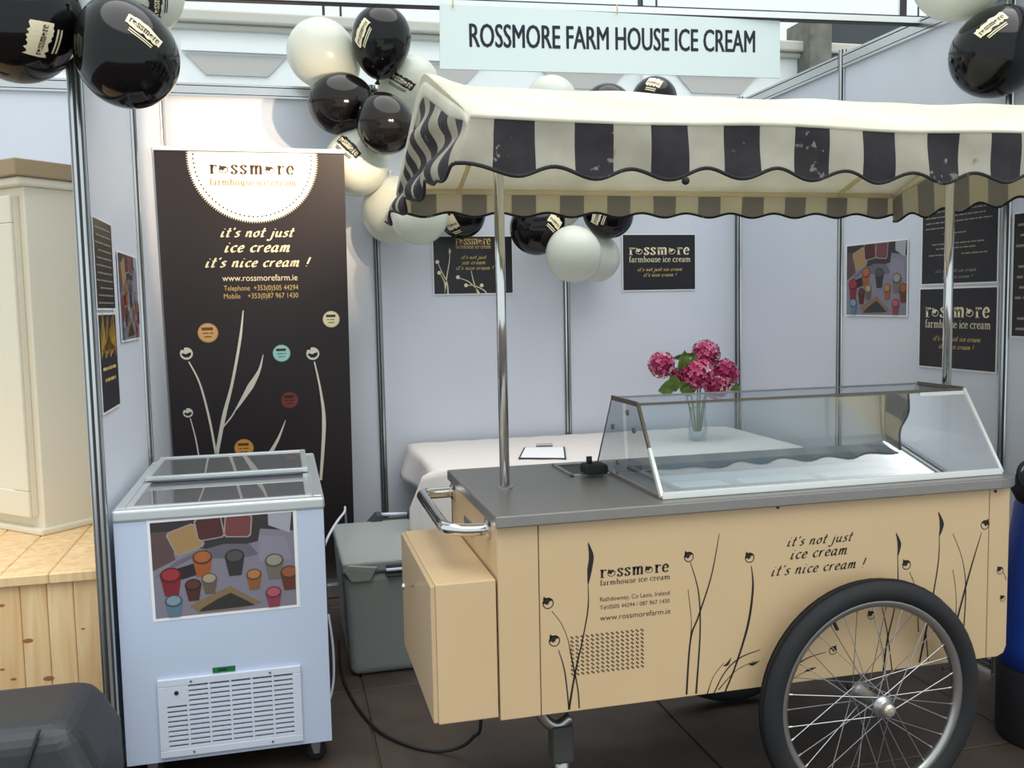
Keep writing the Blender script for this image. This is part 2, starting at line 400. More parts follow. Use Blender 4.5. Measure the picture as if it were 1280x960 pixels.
def rail(parent, a, b, z, h=.062, t=.034):
    a = V((*a, z)); b = V((*b, z)); d = (b-a).normalized(); n = d.cross(V((0, 0, 1)))*t/2; mb = MB()
    for z0, z1, k, m in ((0, .010, 1, M_alu), (.010, .014, .6, M_alud), (.014, h-.014, .92, M_alu), (h-.014, h-.010, .6, M_alud), (h-.010, h, 1, M_alu)):
        p = [a-n*k+V((0, 0, z0)), b-n*k+V((0, 0, z0)), b+n*k+V((0, 0, z0)), a+n*k+V((0, 0, z0))]
        mb.prism([q for q in p], (0, 0, z1-z0), m)
    return mb.build('rail', None, parent)
def shell(name, label, pts):
    e = tag(empty(name, (pts[0][0], pts[0][1], 0)), label, kind='structure')
    for i, (x, y) in enumerate(pts):
        post(e, x, y)
        if i:
            a = V((*pts[i-1], 0)); b = V((x, y, 0)); d = (b-a).normalized(); n = d.cross(V((0, 0, 1)))*.0025
            a2 = a+d*.018; b2 = b-d*.018
            MB().prism([a2-n, b2-n, b2+n, a2+n], (0, 0, 2.36)).build('panel', M_panel, e).location.z += .06
            rail(e, a2.xy, b2.xy, 2.418); rail(e, a2.xy, b2.xy, .03, .04)
    return e
shell('wall_back', 'white panel back wall of the ice cream stand', [(i, 0) for i in (0, 1, 2, 3)])
shell('wall_left', 'white side wall beside the chest freezer', [(0, -.04), (0, -1), (0, -2)])
shell('wall_right', 'white side wall behind the cart on the right', [(3, -.04), (3, -1), (3, -2), (3, -3)])
shell('wall_neighbour', 'white back wall of the neighbouring stand', [(-3, 0), (-2, 0), (-1, 0), (-.04, 0)])

# ---- front beam that carries the sign
bm_ = tag(empty('trim_1', (0, -1.36, 2.46)), 'aluminium front beam that carries the name board', kind='structure')
M_beam = mat('beam_white', (236, 240, 240), .35, metal=.2)
ba, bb = at_z(640, 2.5, 2.49), at_z(1220, 24, 2.49); bd_ = (bb-ba)/(bb.x-ba.x); bn_ = V((-bd_.y, 1, 0)).normalized()*.018
p0 = ba+bd_*(-1.2-ba.x); p1 = ba+bd_*(4.2-ba.x)
for z0, z1, k, m, nm in ((2.484, 2.489, 1, M_alud, 'beam_gasket'), (2.462, 2.484, 1.05, M_beam, 'beam_rail'), (2.457, 2.462, .8, M_alud, 'beam_gasket')):
    q = [V((p0.x, p0.y, z0))-bn_*k, V((p1.x, p1.y, z0))-bn_*k, V((p1.x, p1.y, z0))+bn_*k, V((p0.x, p0.y, z0))+bn_*k]
    MB().prism(q, (0, 0, z1-z0)).build(nm, m, bm_)

# ---- hall wall behind the stand
hw = tag(empty('wall_hall', (0, 1, 0)), 'white panelled hall wall under a window band', kind='structure')
MB().box((-6, 1.06, 0), (8, 1.16, 3.02)).build('wall_face', M_hall, hw)
MB().box((-6, .985, 3.055), (8, 1.16, 3.125)).box((-6, 1.02, 3.02), (8, 1.16, 3.055)).build('window_sill', mat('sill_grey', (196, 194, 184), .7), hw, bevel=.012)
k = 0
for c in (-2.27, -1.3, -.62, .33, 1.52, 2.47, 3.4, 4.4):
    fr = Frame((c, 1.06, 0), (1, 0, 0), (0, 0, 1))
    MB().prism([fr(-.29, 2.885, 0), fr(-.18, 2.77, 0), fr(.17, 2.77, 0), fr(.28, 2.885, 0)], (0, -.012, 0)).build('wall_panel', M_hall2, hw)
    MB().prism([fr(-.31, 2.95, 0), fr(-.31, 2.90, 0), fr(.31, 2.90, 0), fr(.31, 2.95, 0)], (0, -.03, 0)).build('wall_moulding', M_hall, hw)
for x in (-2.0, -1.0, .885, 2.9, 4.85):
    MB().box((x-.045, 1.0, 2.5), (x+.045, 1.1, 4.4)).build('mullion', M_hall, hw, bevel=.006)
    for s in (-1, 1): MB().box((x+s*.05-.006, 1.0, 3.125), (x+s*.05+.006, 1.06, 4.4)).build('mullion_gasket', M_alud, hw)
MB().box((3.62, .96, 3.06), (3.80, 1.12, 3.22)).box((4.0, .9, 2.3), (4.16, 1.2, 3.26)).build('pillar', mat('pillar_grey', (122, 122, 112), .8, noise=.4, nscale=12), hw)
MB().box((4.17, 1.0, 2.6), (4.9, 1.2, 3.3)).build('dark_duct', mat('duct_dark', (66, 72, 76), .8), hw)

# ================================================================== ICE CREAM CART
cart = thing('ice_cream_cart', 'cream ice cream cart with striped canopy, glass display case and spoked wheel', 'cart', (1.75, -2.29, 0))
CX0, CX1, CY0, CY1, CZ0, CZ1 = 1.005, 2.493, -2.6, -1.97, .368, .858
mb = MB()
def rrect(x0, x1, y0, y1, r, z, n=6, corners=(1, 1, 1, 1)):
    out = []
    for (cx, cy, a0, on) in ((x0, y0, PI, corners[0]), (x1, y0, 1.5*PI, corners[1]), (x1, y1, 0, corners[2]), (x0, y1, .5*PI, corners[3])):
        if not on: out.append((cx, cy, z)); continue
        ox = cx+(r if cx == x0 else -r); oy = cy+(r if cy == y0 else -r)
        for i in range(n+1):
            a = a0+.5*PI*i/n; out.append((ox+r*math.cos(a), oy+r*math.sin(a), z))
    return out
# carcass: end panels, back, floor (open top, the freezer well hangs in it)
body = MB().box((CX0, CY0+.014, CZ0), (CX0+.018, CY1, CZ1)).box((CX1-.018, CY0+.014, CZ0), (CX1, CY1, CZ1)).box((CX0, CY1-.018, CZ0), (CX1, CY1, CZ1)).build('body', M_cart, cart, bevel=.002, seg=1)
MB().box((CX0+.02, CY0+.02, CZ0+.01), (CX1-.02, CY1-.02, CZ0+.03)).build('underframe', M_cart_in, cart)
FR = Frame((CX0, CY0, CZ0), (1, 0, 0), (0, 0, 1))
# front is three panels with visible seams; the right one has rounded lower corner
s1 = FR.uv(674.5, 760)[0]; s2 = FR.uv(1235, 720)[0]; WT = CX1-CX0; HT = CZ1-CZ0
def fpan(a, b, rc=False):
    poly = [(a, 0), (b, 0), (b, HT), (a, HT)]
    if rc: poly = [(a, 0), (b-.03, 0), (b-.009, .009), (b, .03), (b, HT), (a, HT)]
    m_ = MB().prism([FR(x, y, 0) for x, y in poly], (0, .014, 0)); return m_.build('front_panel', M_cart, cart, bevel=.0015, seg=1)
fpan(0, s1-.0012); front = fpan(s1+.0012, s2-.0012); fpan(s2+.0012, WT, True)
for (px, py) in ((685, 654), (972, 634), (1244, 614)):
    u, v = FR.uv(px, py); MB().lathe([(.004, 0), (.004, .003), (.002, .004)], FR(u, v, 0), (0, -1, 0), 10).build('screw', M_black, cart)
# lettering on the front
def cu(px, py): return FR.uv(px, py)
mb = MB(); (x0, y0), (x1, _) = cu(750, 722.5), cu(838, 712)
g, wd = glyphs('rOssmOre', 'serif', 1, track=.16); g, _k = fit_text(g, wd, x0, y0, x1-x0, .80); put(mb, g, lambda x, y: FR(x, y, .0008))
mb.build('brand_lettering', M_black, front)
mb = MB(); (x0, y0) = cu(750, 732); line(mb, FR, 'farmhouse ice cream', 'serif', x0, y0, x1-x0, .0008, nib=(.07, .03, 0), track=.08, sy=.68); mb.build('brand_lettering', M_black, front)
dk = mat('brown_print', (82, 66, 52), .6)
mb = MB()
for (px, py, qx, txt, hh) in ((750, 752, 837, 'Rathdowney, Co Laois, Ireland', .0115), (750, 762, 837, 'Tel:0505 44294 / 087 967 1430', .0105), (750, 776, 838, 'www.rossmorefarm.ie', .014)):
    (x0, y0), (x1, _) = cu(px, py), cu(qx, py-9); sline(mb, FR, txt, x0, y0, x1-x0, hh, .0008); mb.build('address_lettering', dk, front); mb = MB()
mb = MB()
for (px, py, qx, txt) in ((984, 683, 1066, "it's not just"), (988, 699, 1060, 'ice cream'), (964, 720, 1082, "it's nice cream !")):
    (x0, y0), (x1, _) = cu(px, py), cu(qx, py-8); line(mb, FR, txt, 'script', x0, y0, x1-x0, .0008, shear=.25, nib=(.095, .05, .6), sy=.70, track=.2); mb.build('slogan_lettering', M_black, front); mb = MB()
# vent: rows of small slots
mb = MB(); (x0, y1) = cu(715, 797); (x1, y0) = cu(803, 838); y1 = cu(715, 797)[1]; y0 = cu(715, 843)[1]
NX, NY = 15, 10
for i in range(NX):
    for j in range(NY):
        cx = x0+(x1-x0)*i/(NX-1); cy = y0+(y1-y0)*j/(NY-1)
        for sx in (-1, 1):
            ox, oy = cx+sx*.0019, cy-sx*.0017
            mb.prism([FR(ox-.0022, oy-.0016, .0), FR(ox+.0022, oy-.0016, .0), FR(ox+.0022, oy+.0016, .0), FR(ox-.0022, oy+.0016, .0)], (0, -.0009, 0))
tag(mb.build('vent_slots', mat('vent_dark', (66, 44, 36), .7), front), kind='stuff')
# grass motifs: pixel-read points on the panel plane
def gr(pts, ws, parent, fr, m, name='grass_blade', h=.0009):
    mb = MB(); blade(mb, fr, [fr.uv(*p) for p in pts], ws, h, m); return mb.build(name, m, parent)
def seed(px, py, r, parent, fr, m, flip=1, h=.0009, fillm=None):
    u, v = fr.uv(px, py); mb = MB()
    if fillm: put(mb, [disc(u, v, r*.98)], lambda x, y: fr(x, y, h*.8), fillm)
    put(mb, swirl(u, v, r, flip), lambda x, y: fr(x, y, h), m); return mb.build('seed_head', None, parent)
T, N, W_ = .0007, .0016, .0034
for pts, ws in (
    ([(735, 730), (735, 760), (728, 800), (719, 840), (711, 887)], [T, N, N, .0022, .003]),
    ([(735, 678), (739, 695), (737, 712), (735, 730)], [.0006, .0065, .0062, .001]),
    ([(690, 764), (702, 780), (710, 800), (714, 820), (722, 860), (724, 885)], [T, T, T, N, N, N]),
    ([(698, 812), (706, 840), (711, 885)], [T, N, N]),
    ([(899, 667), (889, 720), (873, 770), (863, 800), (858, 868)], [T, N, .0022, .0022, .0026]),
    ([(863, 703), (873, 740), (875, 790), (870, 867)], [T, N, .0019, .0026]),
    ([(860, 737), (864, 775), (863, 800)], [T, T, N]),
    ([(939, 707), (941, 735), (935, 780), (920, 830), (906, 865)], [T, .0028, .0033, .0025, .0022]),
    ([(950, 812), (925, 822), (906, 840), (892, 867)], [T, N, N, N]),
    ([(905, 828), (892, 845), (884, 867)], [T, T, N]),
    ([(914, 822), (909, 830), (904, 832)], [.0005, .004, .0005]),
    ([(944, 826), (920, 838), (898, 862)], [T, T, N]), ([(949, 826), (941, 830), (936, 830)], [.0005, .004, .0005]),
    ([(1032, 815), (1003, 826), (972, 856)], [T, N, N]), ([(1002, 795), (988, 840), (982, 856)], [T, N, N]),
    ([(1020, 834), (1012, 837), (1006, 839)], [.0005, .004, .0005]), ([(1012, 837), (996, 845), (983, 855)], [T, T, T]),
    ([(1122, 694), (1122, 735), (1117, 765), (1109, 800), (1104, 838)], [T, N, N, .0026, .003]),
    ([(1120, 666), (1124, 680), (1122, 695)], [.0006, .006, .001]),
    ([(1174, 668), (1173, 700), (1166, 745), (1157, 790), (1149, 828)], [T, N, .002, .0026, .003]),
    ([(1173, 640), (1177, 655), (1174, 670)], [.0006, .007, .001]),
    ([(1227, 665), (1212, 715), (1196, 775), (1190, 800)], [T, .0024, .003, .003]),
    ([(1191, 667), (1203, 700), (1207, 740), (1203, 805)], [T, T, N, N]), ([(1191, 712), (1195, 745), (1194, 785)], [T, T, N]),
    ([(1100, 750), (1108, 785), (1115, 838)], [T, N, N]), ([(1094, 775), (1104, 815), (1106, 836)], [T, T, N]),
    ([(1137, 715), (1145, 740), (1148, 790)], [T, T, N]), ([(1254, 715), (1258, 725)], [T, T]), ([(1157, 790), (1160, 826)], [N, N])):
    gr(pts, ws, front, FR, M_black)
for px, py, r, fl_ in ((685, 754, .0145, 1), (693, 801, .0145, 1), (861, 696, .0135, 1), (937, 697, .0135, 1), (1041, 813, .012, -1), (1089, 769, .012, 1), (1133, 706, .0135, 1), (1231, 656, .0135, -1), (1250, 713, .011, 1), (1253, 748, .009, 1)):
    seed(px, py, r, front, FR, M_black, fl_)
# counter: grey steel top with rounded right end and an opening under the glass
TZ0, TZ1 = .858, .889
OX0, OX1, OY0, OY1 = 1.53, 2.42, -2.50, -2.11
outer = rrect(.998, 2.545, -2.622, -1.945, .10, 0, 8, (0, 1, 1, 0))
mb = MB()
hole = [(OX0, OY0), (OX1, OY0), (OX1, OY1), (OX0, OY1)]
bmx = bmesh.new()
ov = [bmx.verts.new((p[0], p[1], TZ0)) for p in outer]; hv = [bmx.verts.new((*p, TZ0)) for p in hole]
es = [bmx.edges.new((ov[i], ov[(i+1) % len(ov)])) for i in range(len(ov))]+[bmx.edges.new((hv[i], hv[(i+1) % 4])) for i in range(4)]
bmesh.ops.triangle_fill(bmx, use_beauty=True, use_dissolve=False, edges=es)
fx = [f for f in bmx.faces if (OX0 < f.calc_center_median().x < OX1 and OY0 < f.calc_center_median().y < OY1)]
bmesh.ops.delete(bmx, geom=fx, context='FACES')
ext = bmesh.ops.extrude_face_region(bmx, geom=bmx.faces[:])
bmesh.ops.translate(bmx, verts=[v for v in ext['geom'] if isinstance(v, bmesh.types.BMVert)], vec=(0, 0, TZ1-TZ0))
bmesh.ops.recalc_face_normals(bmx, faces=bmx.faces[:])
me = bpy.data.meshes.new('counter'); bmx.to_mesh(me); bmx.free()
me.transform(wm(cart).inverted()); me.materials.append(M_counter)
counter = bpy.data.objects.new('counter', me); COL.objects.link(counter); counter.parent = cart; WM[counter.name] = wm(cart)
md = counter.modifiers.new('bevel', 'BEVEL'); md.width = .004; md.segments = 2; md.limit_method = 'ANGLE'
# freezer well
M_well = mat('well_white', (238, 246, 250), .35)
mb = MB(); a, b, c, d, z = OX0-.01, OX1+.01, OY0-.01, OY1+.01, .60
mb.box((a-.02, c-.02, z-.02), (b+.02, d+.02, z)).box((a-.02, c-.02, z), (a, d+.02, .857)).box((b, c-.02, z), (b+.02, d+.02, .857)).box((a, c-.02, z), (b, c, .857)).box((a, d, z), (b, d+.02, .857))
mb.build('freezer_well', M_well, cart)
mb = MB()
for (p, q) in (((OX0, OY0, .875), (OX1, OY0+.016, .897)), ((OX0, OY1-.016, .875), (OX1, OY1, .897)), ((OX0, OY0, .875), (OX0+.016, OY1, .897)), ((OX1-.016, OY0, .875), (OX1, OY1, .897))): mb.box(p, q)
mb.build('well_lip', mat('lip_grey', (120, 128, 134), .4), cart, bevel=.004)
for i in range(3):
    x = OX0+.05+i*.29; MB().box((x, OY0+.04, .60), (x+.24, OY1-.04, .845)).build('lid_insert', mat('insert_pale', (232, 242, 246), .3), cart, bevel=.01)
# dipper recess
dp = [at_z(px, py, .889) for px, py in ((690, 582), (745, 577), (763, 591), (714, 603))]
dx0, dx1, dy0, dy1 = 1.325, 1.475, -2.19, -1.99
mb = MB()
for (p, q) in (((dx0, dy0), (dx1, dy0+.012)), ((dx0, dy1-.012), (dx1, dy1)), ((dx0, dy0), (dx0+.012, dy1)), ((dx1-.012, dy0), (dx1, dy1))): mb.box((*p, .885), (*q, .895))
mb.build('recess_rim', M_steel, cart, bevel=.002)
MB().box((dx0+.012, dy0+.012, .886), (dx1-.012, dy1-.012, .8905)).build('recess_shade_plate', mat('recess_shade', (44, 40, 33), .4, metal=.2), cart)  # flat dark plate at counter level, its colour stands in for shade inside the recess
sc_ = at_z(743, 594, .89)
t = thing('scoop_rinser', 'small black plastic scoop holder at the edge of the counter recess', 'holder', (sc_.x, sc_.y, .89))
MB().box((sc_.x-.035, sc_.y-.03, .8955), (sc_.x+.035, sc_.y+.035, .925)).build('holder_body', M_dark, t, bevel=.008)
MB().tube([(sc_.x-.012, sc_.y+.01, .92), (sc_.x-.012, sc_.y+.012, .945)], .009, 8).build('handle', M_dark, t, smooth=True)
# side storage box
SX0, SX1, SY0, SY1, SZ0, SZ1 = .838, 1.0, -2.6, -2.035, .377, .728
sb = MB().box((SX0+.012, SY0, SZ0), (SX1, SY1, SZ1)).build('side_box', M_cart, cart, bevel=.003)
dr_ = MB().box((SX0, SY0+.003, SZ0+.004), (SX0+.012, SY1-.003, SZ1-.004)).build('box_door', mat('door_cream', (200, 172, 136), .3), sb, bevel=.002)
MB().lathe([(.004, 0), (.004, .02), (.009, .024), (.009, .032), (.004, .034)], (SX0, -2.3, .64), (-1, 0, 0), 12).build('knob', M_chrome, sb, smooth=True)
# chrome push handle
hx, hz = .905, .835
pth = [(1.005, -2.515, hz), (.96, -2.515, hz), (.93, -2.512, hz+.002), (.905, -2.495, hz+.003), (.896, -2.46, hz+.004), (.897, -2.3, hz+.004), (.9, -2.1, hz+.004), (.903, -2.06, hz+.003), (.915, -2.035, hz+.002), (.945, -2.025, hz), (1.005, -2.025, hz)]
MB().tube(smoothpts(pth, 4), .0165, 14).build('push_handle', M_chrome, cart, smooth=True)
for y in (-2.515, -2.025): MB().lathe([(.027, 0), (.027, .008), (.018, .012)], (1.005, y, hz), (-1, 0, 0), 16).build('handle_flange', M_chrome, cart)
MB().box((1.0, -2.3, .76), (1.006, -2.2, .80)).build('catch_plate', M_steel, cart)
# jockey leg under the front end
jl = MB().tube(smoothpts([(1.14, -2.45, .375), (1.147, -2.45, .31), (1.17, -2.45, .275), (1.20, -2.45, .265), (1.232, -2.45, .283)], 5), .016, 10).build('leg_bracket', M_steel, cart, smooth=True)
MB().box((1.175, -2.475, .165), (1.235, -2.42, .268)).build('leg_socket', M_cart_in, cart, bevel=.008)
MB().tube([(1.207, -2.447, .075), (1.207, -2.447, .18)], .021, 12).build('jockey_leg', M_steel, cart, smooth=True)
MB().lathe([(.02, -.02), (.05, -.016), (.055, 0), (.05, .016), (.02, .02)], (1.207, -2.447, .056), (1, 0, 0), 20).build('jockey_wheel', M_dark, cart, smooth=True)
# spoked wheels
def wheel(parent, cx, cy, cz, out):
    R1 = .327; e = MB()
    def ringp(prof, n=64):
        vs = []; k = len(prof)
        for i in range(n):
            a = 2*PI*i/n
            for (r, y) in prof: vs.append((cx+r*math.cos(a), cy+y*out, cz+r*math.sin(a)))
        return vs, [(i*k+j, i*k+(j+1) % k, ((i+1) % n)*k+(j+1) % k, ((i+1) % n)*k+j) for i in range(n) for j in range(k)]
    rim = MB().add(*ringp([(.272, -.017), (.277, -.013), (.266, -.006), (.266, .006), (.277, .013), (.272, .017), (.256, .012), (.251, 0), (.256, -.012)])).build('wheel', M_steel, parent, smooth=True)
    prof = []
    for i in range(14):
        a = 2*PI*i/14; prof.append((.297+.031*math.cos(a), .031*math.sin(a)))
    MB().add(*ringp(prof)).build('tyre', M_dark, rim, smooth=True)
    for s in (-1, 1):
        MB().add(*ringp([(.297+.0315*math.cos(b)*1.0, s*.0315*math.sin(b)) for b in (.15, .30, .42, .30)], 64)).build('tread_band', mat('tread', (40, 40, 44), .8), rim)
    MB().lathe([(.010, -.075), (.016, -.066), (.028, -.055), (.030, -.050), (.018, -.044), (.017, .040), (.030, .046), (.030, .052), (.020, .058), (.0155, .062), (.0155, .07), (.0, .075)], (cx, cy, cz), (0, out, 0), 24).build('hub', M_spoke, rim, smooth=True)
    MB().lathe([(.017, .064), (.017, .078), (.012, .084), (0.001, .086)], (cx, cy, cz), (0, out, 0), 18).build('axle_cap', mat('axle_cap', (200, 196, 180), .3, metal=.7), rim)
    n = 36
    for i in range(n):
        a = 2*PI*i/n; side = 1 if i % 2 else -1; tw = (1 if (i//2) % 2 else -1)*math.radians(58)
        h = V((cx+.027*math.cos(a+tw), cy+out*side*.048, cz+.027*math.sin(a+tw))); q = V((cx+.254*math.cos(a), cy+out*side*.003, cz+.254*math.sin(a)))
        d = (q-h).normalized(); sp = MB().tube([h, q], .0013, 6)
        sp.tube([q-d*.012, q], .0026, 6); sp.build('spoke', M_spoke, rim)
    for a in (2.05, .26):
        p = V((cx+.262*math.cos(a), cy, cz+.262*math.sin(a))); d = V((-math.cos(a), 0, -math.sin(a)))
        MB().tube([p, p+d*.035], .005, 8).build('valve', M_dark, rim)
    return rim
wheel(cart, 2.004, -2.672, .33, -1)
wheel(cart, 2.004, -1.895, .33, 1)
MB().tube([(2.004, -2.62, .33), (2.004, -1.95, .33)], .012, 10).build('axle', M_cart_in, cart)
for y in (-2.575, -1.99): MB().prism([(1.94, y, .37), (1.985, y, .31), (2.023, y, .31), (2.068, y, .37)], (0, .008, 0)).build('axle_bracket', M_cart_in, cart)
# glass display case
ZC = .8905; X0, X1 = 1.45, 2.487
yf, yt0, yt1, yb, zt = -2.572, -2.412, -2.205, -2.06, 1.12
caseo = MB()
def bar(p, q, wd, ht, n=(0, 0, 1)):
    p = V(p); q = V(q); d = (q-p).normalized(); up = V(n); s = d.cross(up).normalized(); up = s.cross(d)
    return [p-s*wd/2-up*ht/2, p+s*wd/2-up*ht/2, p+s*wd/2+up*ht/2, p-s*wd/2+up*ht/2], q-p
case = MB().prism(*bar((X0, yf, ZC+.008), (X1, yf, ZC+.008), .012, .018)).build('display_case', mat('case_trim', (232, 234, 232), .3, metal=.25), cart, bevel=.002)
M_trimd = mat('case_trim_brown', (112, 102, 90), .35, metal=.5)
def trim(p, q, wd, ht, m=M_steel, name='case_trim'): MB().prism(*bar(p, q, wd, ht)).build(name, m, case, bevel=.0015, seg=1)
mW = MATS['case_trim']
mid = V((X0, yf, ZC)).lerp(V((X0, yt0, zt)), .52)
trim((X0, yf, ZC+.004), mid, .010, .014, mW); trim(mid, (X0, yt0, zt), .008, .012, M_trimd)
trim((X1, yf, ZC+.004), (X1, yt0, zt), .010, .014, mW)
trim((X0, yt0, zt), (X1, yt0, zt), .007, .007, M_trimd); trim((X1-.155, yt0-.006, zt-.010), (X1, yt0-.006, zt-.010), .006, .012, mW)
for x in (X0, X1): trim((x, yt0, zt), (x, yt1, zt), .006, .014, M_trimd); trim((x, yt1, zt), (x, yb, ZC), .004, .005, M_steel); trim((x, yf, ZC+.004), (x, yb, ZC+.004), .006, .008, M_counter)
trim((X0, yt1, zt), (X1, yt1, zt), .005, .006, M_steel)
def pane(pts, n, m=G_case): MB().prism(pts, V(n)*.004).build('glass_pane', m, case)
pane([(X0+.004, yf, ZC+.014), (X1-.004, yf, ZC+.014), (X1-.004, yt0, zt-.004), (X0+.004, yt0, zt-.004)], (0, .78, -.62))
pane([(X0+.004, yt0, zt), (X1-.004, yt0, zt), (X1-.004, yt1, zt), (X0+.004, yt1, zt)], (0, 0, .8), G_side)
for x in (X0, X1-.004): pane([(x, yf+.004, ZC+.01), (x, yt0+.004, zt-.006), (x, yt1-.004, zt-.006), (x, yb-.004, ZC+.01)], (1, 0, 0), G_side)
for x in (X0+.008, X1-.008):
    for (y, z) in ((-2.30, 1.085), (-2.22, .93), (-2.35, 1.04), (-2.18, 1.03)): MB().lathe([(.008, 0), (.008, .006), (.004, .008)], (x, y, z), (1 if x < 2 else -1, 0, 0), 10).build('glass_stud', M_steel, case)
# canopy posts
for (x, y) in ((1.102, -2.287), (2.515, -2.305)):
    MB().tube([(x, y, .885), (x, y, 1.955)], .0138, 14).build('canopy_post', M_chrome, cart, smooth=True)
    MB().lathe([(.022, 0), (.022, .004), (.0145, .007)], (x, y, .889), (0, 0, 1), 18).build('post_flange', M_steel, cart)
# canopy
KX0, KX1, KYF, KYB, KE, KR = .905, 2.76, -2.88, -1.69, 1.785, 1.992
KM = (KYF+KYB)/2
def prof(v):
    """roof profile from front eave (0) to back eave (1)"""
    y = KYF+(KYB-KYF)*v; a = abs(y-KM)/((KYB-KYF)/2)
    z = KE+(KR-KE)*(1-a)
    if a > .9: z -= (a-.9)**2*1.3
    if a < .12: z -= (.12-a)**2*.9
    return y, z
random.seed(3)
def rooff(u, v):
    y, z = prof(v); x = KX0+(KX1-KX0)*u
    sag = -.016*math.sin(PI*min(max((u-.02)/.98, 0), 1))**.7*(1-abs(2*v-1))
    endp = .022*math.exp(-(u/.035)**2)*(1-abs(2*v-1))**.5
    wob = .003*math.sin(u*19+v*5)+.002*math.sin(u*41-v*9)
    xx = x - (.0 if u > 0 else .004)
    return V((xx, y, z+sag*.6+endp+wob*(1-abs(2*v-1))))
canopy = MB().grid(rooff, 60, 24).build('canopy', M_fab, cart, smooth=True, solid=.003)
def hemz(s): return .0118*math.cos(s)   # scallop
ST = .0856
def val_stripes(parent, x0, x1, phase, fn, ztop, zhem, nrm, nv=6, sc=1.0):
    """one object per sewn stripe; fn(s) -> (x,y); outside black/white, inside taupe/cream"""
    k0 = math.floor((x0-phase)/ST); s = x0; k = k0
    while s < x1-1e-4:
        e = min(phase+(k+1)*ST, x1); blk = (k % 2 == 0); mb = MB(); n = 5
        for side, m in ((1, M_stb if blk else M_stw), (-1, M_inb if blk else M_inw)):
            vs = []
            for j in range(nv+1):
                for i in range(n+1):
                    q = s+(e-s)*i/n; ph = (q-phase-ST/2)/ST*PI
                    zb = zhem-sc*hemz(ph); zt_ = ztop(q); z = zt_+(zb-zt_)*j/nv
                    p = fn(q, z, j/nv); vs.append(p+nrm*.001*side)
            fs = [(j*(n+1)+i, j*(n+1)+i+1, (j+1)*(n+1)+i+1, (j+1)*(n+1)+i) for j in range(nv) for i in range(n)]
            mb.add(vs, fs, m)
        mb.build('stripe', None, parent, smooth=True); s = e; k += 1
    mb = MB(); N_ = int((x1-x0)/.012); pts = []
    for i in range(N_+1):
        q = x0+(x1-x0)*i/N_; ph = (q-phase-ST/2)/ST*PI; pts.append(fn(q, zhem-sc*hemz(ph)+.001, 1.0))
    mb.tube(pts, .0042, 6).build('piping', M_stb, parent, smooth=True)
def ffront(q, z, t):
    fl = max(0, 1-(q-KX0)/.10)
    return V((q-.036*t*fl*fl, KYF-.004-.003*t+.004*math.sin(q*31)*t+.003*math.sin(q*13+z*40), z+.003*math.sin(q*9)))
def fback(q, z, t): return V((q, KYB+.004+.006*t+.003*math.sin(q*27)*t, z))
vf = MB().tube([ffront(KX0+.0+i*(KX1-KX0)/30, KE-.004, 0) for i in range(31)], .005, 8).build('front_valance', M_fab, canopy, smooth=True)
val_stripes(vf, KX0, KX1, .955, ffront, lambda q: KE-.004, 1.672, V((0, -1, 0)))
vb = MB().tube([fback(KX0+i*(KX1-KX0)/30, KE-.004, 0) for i in range(31)], .005, 8).build('back_valance', M_fab, canopy, smooth=True)
val_stripes(vb, KX0, KX1+.014, 1.288, fback, lambda q: KE-.004, 1.700, V((0, 1, 0)), sc=.65)
# gable ends: crumpled striped curtains following the roof line
def gtop(q):
    v = (q-KYF)/(KYB-KYF); return prof(v)[1]-.035*min(1, 4*min(v, 1-v)+.3)
def fleft(q, z, t):
    k = min(1, 3*t); v = (q-KYF)/(KYB-KYF); edge = min(1, 8*v)
    zig = math.sin(z*44+q*.5)
    return V((KX0-.004-.034*t*(1-.3*v)+.019*zig*k*edge+.004*math.sin(q*33+z*9)*t*edge, q-.007*(1-v)*t, z+.012*math.sin(q*19)*t*edge))
vl = MB().tube([V((KX0, KYF+(KYB-KYF)*i/24, prof(i/24)[1]-.004)) for i in range(25)], .005, 8).build('gable_end', M_fab, canopy, smooth=True)
val_stripes(vl, KYF, KYB, KYF+.05, fleft, gtop, 1.678, V((-1, 0, 0)), nv=22, sc=.55)
MB().grid(lambda u, v: V((KX0-.003-.004*math.sin(v*PI), KYF+(KYB-KYF)*u, (prof(u)[1]+.003)*(1-v)+(gtop(KYF+(KYB-KYF)*u)-.004)*v)), 40, 4).build('gable_band', M_fab, vl, smooth=True, solid=.002)
def fright(q, z, t): return V((KX1+.004+.008*t, q, z))
vr = MB().tube([V((KX1, KYF+(KYB-KYF)*i/24, prof(i/24)[1]-.004)) for i in range(25)], .005, 8).build('gable_end', M_fab, canopy, smooth=True)
val_stripes(vr, KYF, KYB+.010, KYB-.05, fright, gtop, 1.690, V((1, 0, 0)), nv=8)
MB().grid(lambda u, v: V((KX1+.003, KYF+(KYB-KYF)*u, (prof(u)[1]+.003)*(1-v)+(gtop(KYF+(KYB-KYF)*u)-.006)*v)), 40, 2).build('gable_band', M_inw, vr, smooth=True, solid=.002)
# canopy frame rails
for y in (KYF+.02, KYB-.02): MB().tube([(KX0+.02, y, KE-.012), (KX1-.02, y, KE-.012)], .009, 8).build('canopy_rail', M_inw, canopy, smooth=True)
for x in (1.102, 2.515): MB().tube([(x, KYF+.02, KE-.012), (x, KM, KR-.03), (x, KYB-.02, KE-.012)], .008, 8).build('canopy_rafter', M_inw, canopy, smooth=True)
MB().lathe([(.001, -.009), (.007, -.006), (.009, 0), (.007, .006), (.001, .009)], at_y(857, 226, KYF-.02), (0, 0, 1), 12).build('hem_knot', M_stb, canopy, smooth=True)

